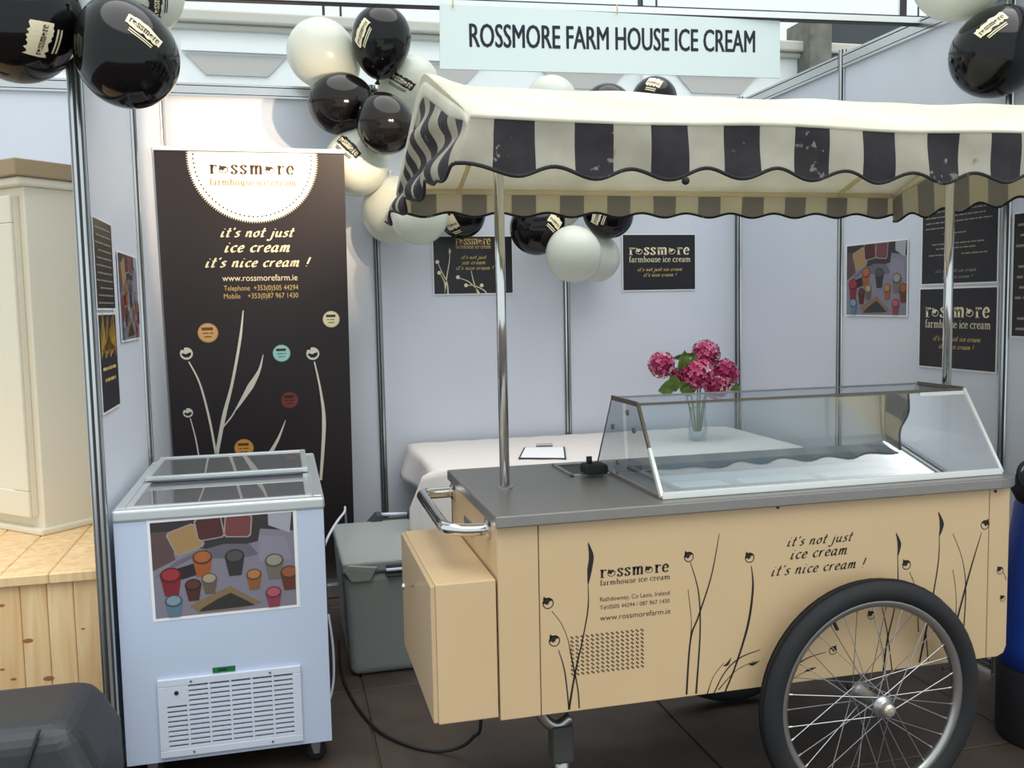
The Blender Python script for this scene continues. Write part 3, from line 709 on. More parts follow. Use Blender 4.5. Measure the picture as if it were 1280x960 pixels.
# ================================================================== CHEST FREEZER
FX0, FX1, FY0, FY1, FZ0, FZ1 = .030, .615, -1.985, -1.10, .085, .838
fz = thing('chest_freezer', 'white chest freezer with sliding glass lids and an ice cream photo', 'freezer', ((FX0+FX1)/2, (FY0+FY1)/2, 0))
mb = MB(); t_ = .05; zr = .803
mb.box((FX0, FY0, FZ0), (FX1, FY1, FZ0+.06)); mb.box((FX0, FY0, FZ0+.06), (FX1, FY0+t_, zr)); mb.box((FX0, FY1-t_, FZ0+.06), (FX1, FY1, zr)); mb.box((FX0, FY0+t_, FZ0+.06), (FX0+t_, FY1-t_, zr)); mb.box((FX1-t_, FY0+t_, FZ0+.06), (FX1, FY1-t_, zr))
fbody = mb.build('freezer_body', M_whitem, fz)
M_rim = mat('freezer_rim', (206, 211, 214), .3, metal=.5)
mb = MB(); r_ = .032
mb.box((FX0-.004, FY0-.006, zr), (FX1+.004, FY0+r_, FZ1)); mb.box((FX0-.004, FY1-r_, zr), (FX1+.004, FY1, FZ1)); mb.box((FX0-.004, FY0+r_, zr), (FX0+r_, FY1-r_, FZ1)); mb.box((FX1-r_, FY0+r_, zr), (FX1+.004, FY1-r_, FZ1))
mb.build('freezer_rim', M_rim, fz, bevel=.008, seg=3)
my = (FY0+FY1)/2
for (y0, y1, z) in ((FY0+.03, my+.05, FZ1-.012), (my-.02, FY1-.03, FZ1+.006)):
    mb = MB(); x0, x1 = FX0+.03, FX1-.03; b = .02
    mb.box((x0, y0, z), (x1, y0+b, z+.014)).box((x0, y1-b, z), (x1, y1, z+.014)).box((x0, y0+b, z), (x0+b, y1-b, z+.014)).box((x1-b, y0+b, z), (x1, y1-b, z+.014))
    ld = mb.build('sliding_lid', M_rim, fz, bevel=.003)
    MB().box((x0+b, y0+b, z+.005), (x1-b, y1-b, z+.009)).build('glass_pane', G_lid, ld)
MB().box((FX0+t_, FY0+t_, FZ0+.06), (FX1-t_, FY1-t_, .62)).build('freezer_load', mat('freezer_load', (176, 166, 164), .6, noise=.3, nscale=9), fz)
FF = Frame((FX0, FY0, 0), (1, 0, 0), (0, 0, 1))
def picture(fr, w_, h_, name, parent, quad=None, h=.0008):
    """print of ice cream tubs on a table; coordinates 0..1 mapped to a quad or a rectangle"""
    q = quad or [(0, 0), (w_, 0), (w_, h_), (0, h_)]
    def P(u, v, k):
        a = [(q[0][i]*(1-u)+q[1][i]*u)*(1-v)+(q[3][i]*(1-u)+q[2][i]*u)*v for i in (0, 1)]; return fr(a[0], a[1], h+k*.00005)
    mb = MB(); lay = [0]
    def S(poly, c, up=True):
        if up: lay[0] += 1
        mb.add([P(min(max(x, 0), 1), min(max(y, 0), 1), lay[0]) for x, y in poly], [tuple(range(len(poly)))], pcol(tuple(int(v*.8) for v in c)))
    S([(0, 0), (1, 0), (1, 1), (0, 1)], (158, 152, 170))
    S([(0, .55), (.2, .72), (.5, .66), (.74, .72), (.76, .85), (1, .8), (1, 1), (0, 1)], (64, 56, 60))
    S([(0, .5), (.16, .6), (.12, .9), (0, .9)], (110, 84, 84)); S([(0, .42), (.16, .58), (.3, .66), (.28, .6), (.12, .5)], (130, 122, 140))
    S([(.3, .6), (.36, .68), (.5, .72), (.68, .7), (.74, .58), (.6, .55)], (120, 118, 136))
    S([(.74, .5), (.75, .78), (.94, .74), (.98, .5)], (168, 164, 184)); S([(.82, .88), (.97, .78), (.99, 1), (.82, 1)], (202, 202, 214))
    S([(.15, .5), (.3, .55), (.3, .42), (.18, .38)], (48, 40, 40))
    S([(.24, .1), (.4, .2), (.53, .27), (.66, .14), (.75, .06), (.6, .02), (.3, .02)], (160, 130, 96)); S([(.32, .06), (.44, .15), (.53, .2), (.64, .1), (.7, .04), (.3, .03)], (60, 56, 58))
    for (cx, cy, sz, c, an) in ((.235, .80, .105, (198, 158, 104), .35), (.405, .90, .095, (96, 44, 48), .12), (.605, .90, .095, (142, 74, 78), -.1)):
        lay[0] += 1
        for k, cc in ((1.12, (188, 176, 164)), (1, c)):
            S([(cx+(x*math.cos(an)-y*math.sin(an))*sz*k*.92, cy+(x*math.sin(an)+y*math.cos(an))*sz*k*1.15) for x, y in ((-1, -.8), (-.8, -1), (.8, -1), (1, -.8), (1, .8), (.8, 1), (-.8, 1), (-1, .8))], cc, k == 1)
    for (cx, cy, s_, c, c2) in ((.12, .44, .075, (190, 56, 66), (150, 40, 52)), (.345, .60, .07, (206, 118, 62), (196, 100, 50)), (.57, .58, .07, (96, 92, 92), (60, 56, 56)), (.27, .32, .058, (110, 60, 50), (92, 46, 38)), (.385, .37, .055, (200, 184, 150), (120, 104, 90)), (.70, .37, .055, (214, 146, 84), (170, 104, 60)), (.85, .50, .068, (184, 176, 160), (130, 126, 116)), (.835, .16, .058, (214, 104, 124), (170, 70, 92)), (.955, .36, .065, (184, 104, 64), (120, 60, 44)), (.13, .17, .06, (150, 180, 198), (110, 146, 170))):
        S([(cx-s_, cy), (cx-s_*.62, cy-s_*2.9), (cx+s_*.62, cy-s_*2.9), (cx+s_, cy)], c2)
        S(disc(cx, cy, s_, 16, 1, 1.1), tuple(int(v*.55) for v in c)); S(disc(cx, cy+s_*.08, s_*.82, 16, 1, 1.0), c)
    return mb.build(name, None, parent)
q = [FF.uv(*p) for p in ((195, 773.5), (371, 755.5), (366, 639.5), (187, 654))]
qb = [(q[0][0]-.008, q[0][1]-.009), (q[1][0]+.010, q[1][1]-.008), (q[2][0]+.010, q[2][1]+.006), (q[3][0]-.008, q[3][1]+.008)]
photo = MB().prism([FF(x, y, 0) for x, y in qb], (0, -.0012, 0)).build('photo_sheet', M_paper, fz)
picture(FF, 0, 0, 'photo_print', photo, q, .0014)
# ventilation grille
q = [FF.uv(*p) for p in ((205, 947), (381, 924), (374, 829), (193, 852))]
gx0, gx1 = (q[0][0]+q[3][0])/2, (q[1][0]+q[2][0])/2; gz0, gz1 = (q[0][1]+q[1][1])/2, (q[2][1]+q[3][1])/2
gb = .022
mb = MB(); F0 = FY0
mb.box((FX0+gx0, F0-.010, gz0), (FX0+gx1, F0, gz0+gb)).box((FX0+gx0, F0-.010, gz1-gb), (FX0+gx1, F0, gz1)).box((FX0+gx0, F0-.010, gz0+gb), (FX0+gx0+gb, F0, gz1-gb)).box((FX0+gx1-gb, F0-.010, gz0+gb), (FX0+gx1, F0, gz1-gb))
grl = mb.build('vent_grille', M_white, fz, bevel=.002)
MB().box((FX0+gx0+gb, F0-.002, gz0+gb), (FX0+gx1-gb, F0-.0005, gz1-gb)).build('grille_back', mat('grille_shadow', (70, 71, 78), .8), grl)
ix0, ix1, iz0, iz1 = FX0+gx0+gb, FX0+gx1-gb, gz0+gb, gz1-gb; cw = (ix1-ix0)/6; nsl = 13; sh = (iz1-iz0)/nsl
for c in range(7): MB().box((ix0+c*cw-.003, F0-.009, iz0), (ix0+c*cw+.003, F0-.002, iz1)).build('grille_bar', M_white, grl)
sl = None
for c in range(6):
    for r in range(nsl):
        if c == 0 and r >= nsl-4: continue
        mtx = Matrix.Translation((ix0+c*cw+.003-wm(fz).translation.x, F0-wm(fz).translation.y, iz0+r*sh))
        if sl is None:
            m_ = MB(); m_.prism([(0, -.009, .0), (0, -.009, sh*.5), (0, -.002, sh*.62), (0, -.002, sh*.12)], (cw-.006, 0, 0)); sl = m_.build('grille_slat', M_white, grl, local=True); sl.matrix_local = mtx
        else: copy_to(sl, grl, mtx)
pnl = MB().box((ix0, F0-.0095, iz1-4*sh), (ix0+cw-.002, F0-.002, iz1)).build('control_panel', M_white, grl, bevel=.001, seg=1)
MB().lathe([(.006, 0), (.006, .003), (.004, .004)], (ix0+cw*.5, F0-.0095, iz1-1.3*sh), (0, -1, 0), 12).build('control_knob', M_black, pnl)
for (fx_, fz_) in ((.23, gz1-gb/2), (.78, gz1-gb/2), (.23, gz0+gb/2), (.78, gz0+gb/2)): MB().lathe([(.0035, 0), (.0035, .002)], (FX0+gx0+(gx1-gx0)*fx_, F0-.010, fz_), (0, -1, 0), 8).build('screw', M_steel, grl)
bq = FF.uv(280, 836.5)
bd = MB().box((FX0+bq[0]-.032, F0-.002, bq[1]-.008), (FX0+bq[0]+.032, F0, bq[1]+.008)).build('badge', pcol((22, 104, 56)), fz)
mb = MB(); bars(mb, FF, bq[0]-.016, bq[1]-.003, .032, .010, .0026); mb.build('badge_lettering', pcol((10, 40, 26)), bd)
for (x, y) in ((FX0+.06, FY0+.07), (FX1-.05, FY0+.07), (FX0+.06, FY1-.07), (FX1-.05, FY1-.07)):
    c = MB().prism([(x-.02, y-.022, .085), (x+.02, y-.022, .085), (x+.014, y-.022, .025), (x-.006, y-.022, .025)], (0, .044, 0)).build('caster', M_steel, fz, bevel=.003)
    MB().lathe([(.01, -.013), (.028, -.013), (.030, 0), (.028, .013), (.01, .013)], (x+.005, y, .030), (0, 1, 0), 18).build('caster_wheel', M_dark, c, smooth=True)
MB().box((FX1, FY0+.25, .13), (FX1+.012, FY1-.12, .76)).build('side_vent_plate', mat('freezer_side_dark', (48, 50, 54), .6), fz)
MB().tube(smoothpts([(FX1+.012, FY0+.24, .40), (FX1+.022, FY0+.22, .3), (FX1+.02, FY0+.2, .2), (FX1+.006, FY0+.18, .14)], 5), .004, 6).build('drain_hose', M_white, fz, smooth=True)

# ================================================================== ROLL-UP BANNER
BT, BB = V((.012, -.45, 2.095)), V((.012, -.22, .06)); BW = .81
bn = thing('rollup_banner', 'tall black roll-up banner with a cream half-circle logo, behind the freezer', 'banner', (.42, -.22, 0))
BF = Frame(BB, (1, 0, 0), BT-BB); BH = (BT-BB).length
def quadbox(fr, x0, x1, y0, y1, h0, h1): return MB().prism([fr(x0, y0, h0), fr(x1, y0, h0), fr(x1, y1, h0), fr(x0, y1, h0)], fr.n*(h1-h0))
sheet = quadbox(BF, 0, BW, 0, BH, -.002, 0).build('banner_sheet', M_banner, bn)
quadbox(BF, -.004, BW+.004, BH-.004, BH+.014, -.008, .008).build('top_rail', M_white, bn, bevel=.003)
MB().box((.022, -.30, 0), (BW+.03, -.14, .075)).build('banner_base', M_alu, bn, bevel=.012)
MB().tube([BF(BW/2, 0, -.012), BF(BW/2, BH, -.012)], .008, 8).build('support_pole', M_alu, bn)
# half-circle logo
lu = [BF.uv(x, y) for x, y in ((234, 188), (395, 193), (313, 277))]
ccx = (lu[0][0]+lu[1][0])/2; rr = (lu[1][0]-lu[0][0])/2; cyy = lu[2][1]+rr
def clip(v): return min(v, BH-.006)
mb = MB()
a0 = -math.asin(min(1, (cyy-(BH-.006))/rr)) if cyy > BH-.006 else math.asin((BH-.006-cyy)/rr)
arc = [(ccx+rr*math.cos(t), cyy+rr*math.sin(t)) for t in [(-PI-a0)+(PI+2*a0)*i/48 for i in range(49)]]
put(mb, [arc], lambda x, y: BF(x, y, .0006), mat('logo_white', (250, 244, 228), .6))
mb.build('logo_disc', None, sheet)
mb = MB()
for i in range(90):
    t = (-PI-a0)+(PI+2*a0)*(i+.5)/90; c, s = math.cos(t), math.sin(t); e = .0016
    put(mb, [[(ccx+rr*c-s*e, cyy+rr*s+c*e), (ccx+rr*c+s*e, cyy+rr*s-c*e), (ccx+rr*1.025*c+s*e, cyy+rr*1.025*s-c*e), (ccx+rr*1.025*c-s*e, cyy+rr*1.025*s+c*e)]], lambda x, y: BF(x, clip(y), .0008))
mb.build('logo_fringe', M_cream, sheet)
mb = MB()
for i in range(44):
    t = (-PI-a0)+(PI+2*a0)*(i+.5)/44; put(mb, [disc(ccx+rr*.92*math.cos(t), cyy+rr*.92*math.sin(t), .0038, 8)], lambda x, y: BF(x, clip(y), .001))
mb.build('logo_dots', M_black, sheet)
mb = MB(); (x0, y0), (x1, _) = BF.uv(262, 217), BF.uv(371, 222); line(mb, BF, 'rOssmOre', 'serif', x0, y0, x1-x0, .0012, track=.22, sy=.8); mb.build('logo_lettering', mat('logo_brown', (70, 48, 30), .6), sheet)
mb = MB(); (x0, y0), (x1, _) = BF.uv(262, 231.5), BF.uv(371, 236); line(mb, BF, 'farmhouse ice cream', 'serif', x0, y0, x1-x0, .0012, nib=(.07, .03, 0), track=.08, sy=.75); mb.build('logo_lettering', pcol((170, 130, 70)), sheet)
mb = MB()
for (px, py, qx, qy, txt) in ((276, 296, 368, 299, "it's not just"), (281, 315, 364, 317, 'ice cream'), (257, 334, 388, 336, "it's nice cream !")):
    (x0, y0), (x1, _) = BF.uv(px, py), BF.uv(qx, qy); line(mb, BF, txt, 'script', x0, y0, x1-x0, .0012, shear=.25, nib=(.12, .07, .6), sy=.70, track=.2); mb.build('slogan_lettering', M_cream, sheet); mb = MB()
mb = MB()
(x0, y0), (x1, _) = BF.uv(278, 351.5), BF.uv(372, 353); sline(mb, BF, 'www.rossmorefarm.ie', x0, y0, x1-x0, .028, .0012); mb.build('contact_lettering', M_cream, sheet)
mb = MB()
for py, txt in ((363.5, 'Telephone  +353(0)505 44294'), (373.5, 'Mobile    +353(0)87 967 1430')):
    (x0, y0), (x1, _) = BF.uv(280, py), BF.uv(373, py+1); sline(mb, BF, txt, x0, y0, x1-x0, .023, .0012); mb.build('contact_lettering', M_gold, sheet); mb = MB()
M_stem = mat('stem_print', (228, 222, 204), .6)
for pts, ws in (([(304, 388), (300, 425), (290, 480), (280, 520), (271, 568), (266, 600)], [.002, .006, .006, .009, .008, .006]),
    ([(278, 535), (290, 520), (296, 509)], [.003, .003, .003]), ([(329, 443), (324, 463), (313, 483), (295, 512)], [.001, .006, .014, .003]),
    ([(236, 452), (250, 480), (262, 525), (270, 568)], [.003, .004, .005, .005]), ([(238, 523), (245, 550), (250, 580)], [.002, .003, .003]),
    ([(393, 452), (401, 490), (405, 530), (401, 600)], [.003, .005, .009, .006]), ([(357, 525), (348, 548), (338, 566)], [.001, .006, .010])):
    gr(pts, ws, sheet, BF, M_stem, 'stem', .0010)
for px, py, r in ((233, 442, .028), (235, 516, .022), (391, 442, .030)):
    u, v = BF.uv(px, py); mb = MB(); put(mb, [disc(u, v, r)], lambda x, y: BF(x, y, .0010), M_stem)
    put(mb, [[(u-.8*r, v-.15*r), (u-.55*r, v+.1*r), (u-.1*r, v-.1*r), (u+.35*r, v+.12*r), (u+.72*r, v+.2*r), (u+.7*r, v-.25*r), (u+.3*r, v-.62*r), (u-.3*r, v-.62*r)],
        [(u-.95*r, v+.75*r), (u-.35*r, v+.55*r), (u-.3*r, v+1.02*r), (u-.7*r, v+1.05*r)]], lambda x, y: BF(x, y, .0013), M_black); mb.build('seed_head', None, sheet)
for px, py, r, c in ((260, 416, .045, (214, 164, 104)), (414, 399, .039, (236, 220, 178)), (352, 441.5, .040, (168, 216, 208)), (362, 500, .040, (124, 58, 48)), (305, 560, .044, (226, 160, 72))):
    u, v = BF.uv(px, py); mb = MB(); put(mb, [disc(u, v, r, 28)], lambda x, y: BF(x, y, .0010), pcol(tuple(int(q*.8) for q in c)))
    put(mb, [disc(u, v, r*.92, 28)], lambda x, y: BF(x, y, .0012), pcol(c)); d = pcol(tuple(int(q*.45) for q in c))
    put(mb, [[(u-.6*r, v+.25*r), (u+.5*r, v+.25*r), (u+.5*r, v+.55*r), (u-.6*r, v+.55*r)]], lambda x, y: BF(x, y, .0014), pcol((60, 50, 48)) if c[2] > 170 else d)
    bars(mb, BF, u-.5*r, v-.1*r, 1.0*r, .2*r, .0014, d); bars(mb, BF, u-.35*r, v-.45*r, .7*r, .2*r, .0014, d); mb.build('flavour_disc', None, sheet)

# ================================================================== NAME BOARD
sg = thing('name_board', 'white name board reading Rossmore Farm House Ice Cream under the beam', 'sign', (1.745, -1.5, 2.22))
c = [at_y(*p, -1.478) for p in ((550, 86), (975, 97.5), (975, 26), (550, 5))]
board = MB().prism(c, (0, .008, 0)).build('board', M_sign, sg)
SF = Frame(c[0], c[1]-c[0], (0, 0, 1)); SF.n = V((0, -1, 0))
mb = MB(); (x0, y0), (x1, y1) = SF.uv(587, 59), SF.uv(943, 71)
vs_, fs_ = sans('ROSSMORE FARM HOUSE ICE CREAM'); a = min(v[0] for v in vs_); b = max(v[0] for v in vs_); cc = max(v[1] for v in vs_)
mb.add([SF(x0+(x-a)/(b-a)*(x1-x0), y0+(y1-y0)*(x-a)/(b-a)+y/cc*.080, .001) for x, y in vs_], fs_)
for dx, dy in ((.0018, 0), (-.0018, 0), (0, .0008), (0, -.0008)):
    mb.add([SF(x0+dx+(x-a)/(b-a)*(x1-x0), y0+dy+(y1-y0)*(x-a)/(b-a)+y/cc*.080, .0009) for x, y in vs_], fs_)
mb.build('board_lettering', M_navy, board)
for px, py in ((566, 8), (771, 16), (960, 23)):
    p = at_y(px, py, -1.479); MB().tube([p+V((0, .0, .03)), p+V((0, -.006, .012)), p+V((0, -.004, -.006))], .0025, 6).build('hook', M_gold, sg)

# ================================================================== COOL BOX, TABLE
cb = thing('cool_box', 'grey plastic cool box on the floor between freezer and cart', 'cool box', (.98, -.98, 0))
cx0, cx1, cy0, cy1 = .702, 1.045, -1.315, -.66
cbody = MB().prism([(cx0+.02, cy0+.012, 0), (cx1-.02, cy0+.012, 0), (cx1-.02, cy1-.012, 0), (cx0+.02, cy1-.012, 0)], (0, 0, .01))
mb = MB(); mb.add([(cx0+.02, cy0+.015, .0), (cx1-.02, cy0+.015, 0), (cx1-.02, cy1-.015, 0), (cx0+.02, cy1-.015, 0), (cx0, cy0, .40), (cx1, cy0, .40), (cx1, cy1, .40), (cx0, cy1, .40)], [(0, 3, 2, 1), (4, 5, 6, 7), (0, 1, 5, 4), (1, 2, 6, 5), (2, 3, 7, 6), (3, 0, 4, 7)])
mb.build('box_body', M_cool, cb, bevel=.03, seg=4)
lid = MB().box((cx0-.004, cy0-.006, .402), (cx1+.002, cy1+.004, .448)).build('box_lid', M_cool, cb, bevel=.012, seg=3)
MB().prism([(cx0+.004, cy0-.012, .412), (cx0+.03, cy0-.012, .372), (cx0+.10, cy0-.012, .372), (cx0+.13, cy0-.012, .425), (cx0+.02, cy0-.012, .44)], (0, .02, 0)).build('lid_flap', M_cool, lid, bevel=.005)
MB().box((cx0+.16, cy0-.010, .385), (cx0+.30, cy0+.01, .43)).build('latch_recess', M_coold, cb, bevel=.003)
for z in (.412, .39): MB().tube([(cx0+.16, cy0-.016, z), (cx0+.30, cy0-.016, z)], .006, 8).build('latch_bar', M_white if z > .4 else M_coold, cb)
bp = at_y(475, 643.5, -.62), at_y(510, 642.5, -.62)
for s in (0, 1): p = bp[s]; q = -1 if s == 0 else 1; MB().prism([(p.x+q*.06, -.68, p.z-.03), (p.x+q*.02, -.68, p.z+.012), (p.x-q*.005, -.68, p.z+.012), (p.x-q*.005, -.68, p.z-.03)], (0, .08, 0)).build('handle_bracket', M_coold, cb, bevel=.004)
MB().tube([bp[0], bp[1]], .009, 10).build('carry_handle', M_white, cb, smooth=True)
MB().box((bp[0].x-.05, -.70, .40), (bp[1].x+.06, -.60, bp[0].z-.02)).build('hinge_block', M_coold, cb, bevel=.006)

TZ = .695
tb = thing('folding_table', 'long folding table hidden under the white cloth by the back wall', 'table', (2.0, -.46, 0))
MB().box((1.13, -.86, TZ-.03), (2.88, -.05, TZ-.003)).build('tabletop', mat('table_grey', (190, 188, 184), .5), tb, bevel=.004)
for x in (1.2, 2.8):
    for y in (-.78, -.13): MB().tube([(x, y, 0), (x, y, TZ-.03)], .014, 10).build('leg', M_steel, tb, smooth=True)
def cloth(u, v):
    # u along x with left overhang, v from back to front with front overhang
    X_ = -.15+u*(1.75+.15+.02); Y_ = v*(.81+.30)
    x = 1.13+max(X_, 0); y = -.05-min(Y_, .81); z = TZ+.002
    lo = max(-X_, 0); fo = max(Y_-.81, 0)
    if lo > 0: x -= .006+lo*.28*(1+.5*math.sin(Y_*9)); z -= lo*.95
    if fo > 0:
        y -= .006+fo*(.16+.10*math.sin(x*17)); z -= fo*.97
    if lo > 0 and fo > 0: x -= .05; y -= .03
    return V((x, y, max(z, .3)+.0015*math.sin(x*40)*math.sin(y*33)))
top_mesh(MB().grid(cloth, 80, 50), 'tablecloth', M_cloth, 'white cloth draped over the long table by the back wall', 'tablecloth', (2.0, -.46, TZ), smooth=True, solid=.002)
# clipboard
cp = [at_z(px, py, TZ+.006) for px, py in ((648, 573.5), (708, 574), (706, 559), (655, 560))]
cc0 = sum(cp, V((0, 0, 0)))/4
clb = thing('clipboard', 'clipboard with a white sheet lying on the tablecloth', 'clipboard', (cc0.x, cc0.y, TZ+.004))
MB().prism([V((p.x, p.y, TZ+.005)) for p in cp], (0, 0, .004)).build('backing_board', mat('clip_navy', (44, 40, 66), .5), clb)
MB().prism([V((cc0.x+(p.x-cc0.x)*.92, cc0.y+(p.y-cc0.y)*.92, TZ+.0092)) for p in cp], (0, 0, .0012)).build('paper_sheet', M_paper, clb)
e0, e1 = cp[3].lerp(cp[2], .3), cp[3].lerp(cp[2], .7); MB().tube([e0+V((0, 0, .012)), e1+V((0, 0, .012))], .008, 8).build('clip', M_steel, clb)
# hydrangeas in a vase
VY = -.50; vb_ = at_y(872, 500, VY)
hy = thing('hydrangea_bouquet', 'bunch of pink hydrangeas in a glass vase on the white table', 'flowers', (vb_.x, VY, TZ+.004))
MB().lathe([(.03, 0), (.045, .005), (.05, .06), (.04, .12), (.045, .17), (.042, .17), (.036, .12), (.045, .06), (.03, .012)], (vb_.x, VY, TZ+.004), seg=24).build('vase', G_side, hy, smooth=True)
M_leaf = mat('leaf_green', (108, 138, 58), .5, noise=.4, nscale=30)
fcol = [mat('petal_a', (178, 34, 98), .6), mat('petal_b', (136, 22, 72), .6), mat('petal_c', (204, 92, 130), .6), mat('petal_d', (222, 168, 170), .6)]
def head(px, py, rp, dy, seedv):
    random.seed(seedv); c = at_y(px, py, VY+dy); R_ = 1.12*rp*depth(c)/FOC; mb = MB()
    mb.lathe([(.001, -R_*.75), (R_*.6, -R_*.5), (R_*.78, 0), (R_*.6, R_*.5), (.001, R_*.75)], c, seg=10, m=fcol[1])
    n = 70
    for i in range(n):
        z = 1-2*(i+.5)/n; a = i*2.39996; s = math.sqrt(1-z*z); d = V((s*math.cos(a), s*math.sin(a), z))
        o = c+d*R_*random.uniform(.82, 1.0); t1 = d.orthogonal().normalized(); t1 = Matrix.Rotation(random.uniform(0, 6), 3, d) @ t1; t2 = d.cross(t1); m = random.choice(fcol[:3]+[fcol[0], random.choice(fcol)])
        ps = R_*random.uniform(.2, .28)
        for k in range(4):
            b = k*PI/2; e = t1*math.cos(b)+t2*math.sin(b); f = d.cross(e)
            mb.add([o, o+e*ps*.6+f*ps*.45+d*ps*.15, o+e*ps*1.1+d*ps*.25, o+e*ps*.6-f*ps*.45+d*ps*.15], [(0, 1, 2, 3)], m)
    mb.build('flower_head', None, hy)
    MB().tube(smoothpts([c-V((0, 0, R_*.5)), c.lerp(V((vb_.x, VY, TZ+.2)), .6), V((vb_.x+(c.x-vb_.x)*.1, VY, TZ+.05))], 5), .004, 6).build('stem', M_leaf, hy)
for i, h_ in enumerate(((827, 456, 15, 0), (882, 443, 16, .03), (872, 467, 18, -.05), (906, 466, 16, .02), (849, 470, 10, .0), (895, 484, 14, -.03))): head(*h_, i+1)
def leaf(p0, p1, wd, up=.02):
    a = at_y(*p0, VY-.02); b = at_y(*p1, VY-.05); d = b-a; s = d.cross(V((0, 1, .3))).normalized()*wd*1.45; mb = MB()
    for k in range(6):
        t, t2 = k/6, (k+1)/6; f = lambda q: a+d*q+V((0, -up*math.sin(q*PI), 0)); g_ = lambda q: math.sin(q*PI)**.7
        mb.add([f(t)-s*g_(t), f(t)+V((0, .008, 0)), f(t2)+V((0, .008, 0)), f(t2)-s*g_(t2)], [(0, 1, 2, 3)]); mb.add([f(t)+V((0, .008, 0)), f(t)+s*g_(t), f(t2)+s*g_(t2), f(t2)+V((0, .008, 0))], [(0, 1, 2, 3)])
    mb.build('leaf', M_leaf, hy, smooth=True)
for l in (((846, 478), (823, 489), .028), ((850, 470), (856, 438), .022), ((862, 470), (868, 440), .015), ((845, 490), (838, 468), .02), ((870, 488), (850, 488), .022), ((912, 488), (925, 480), .014), ((840, 448), (868, 443), .012), ((858, 492), (850, 476), .02)): leaf(*l)

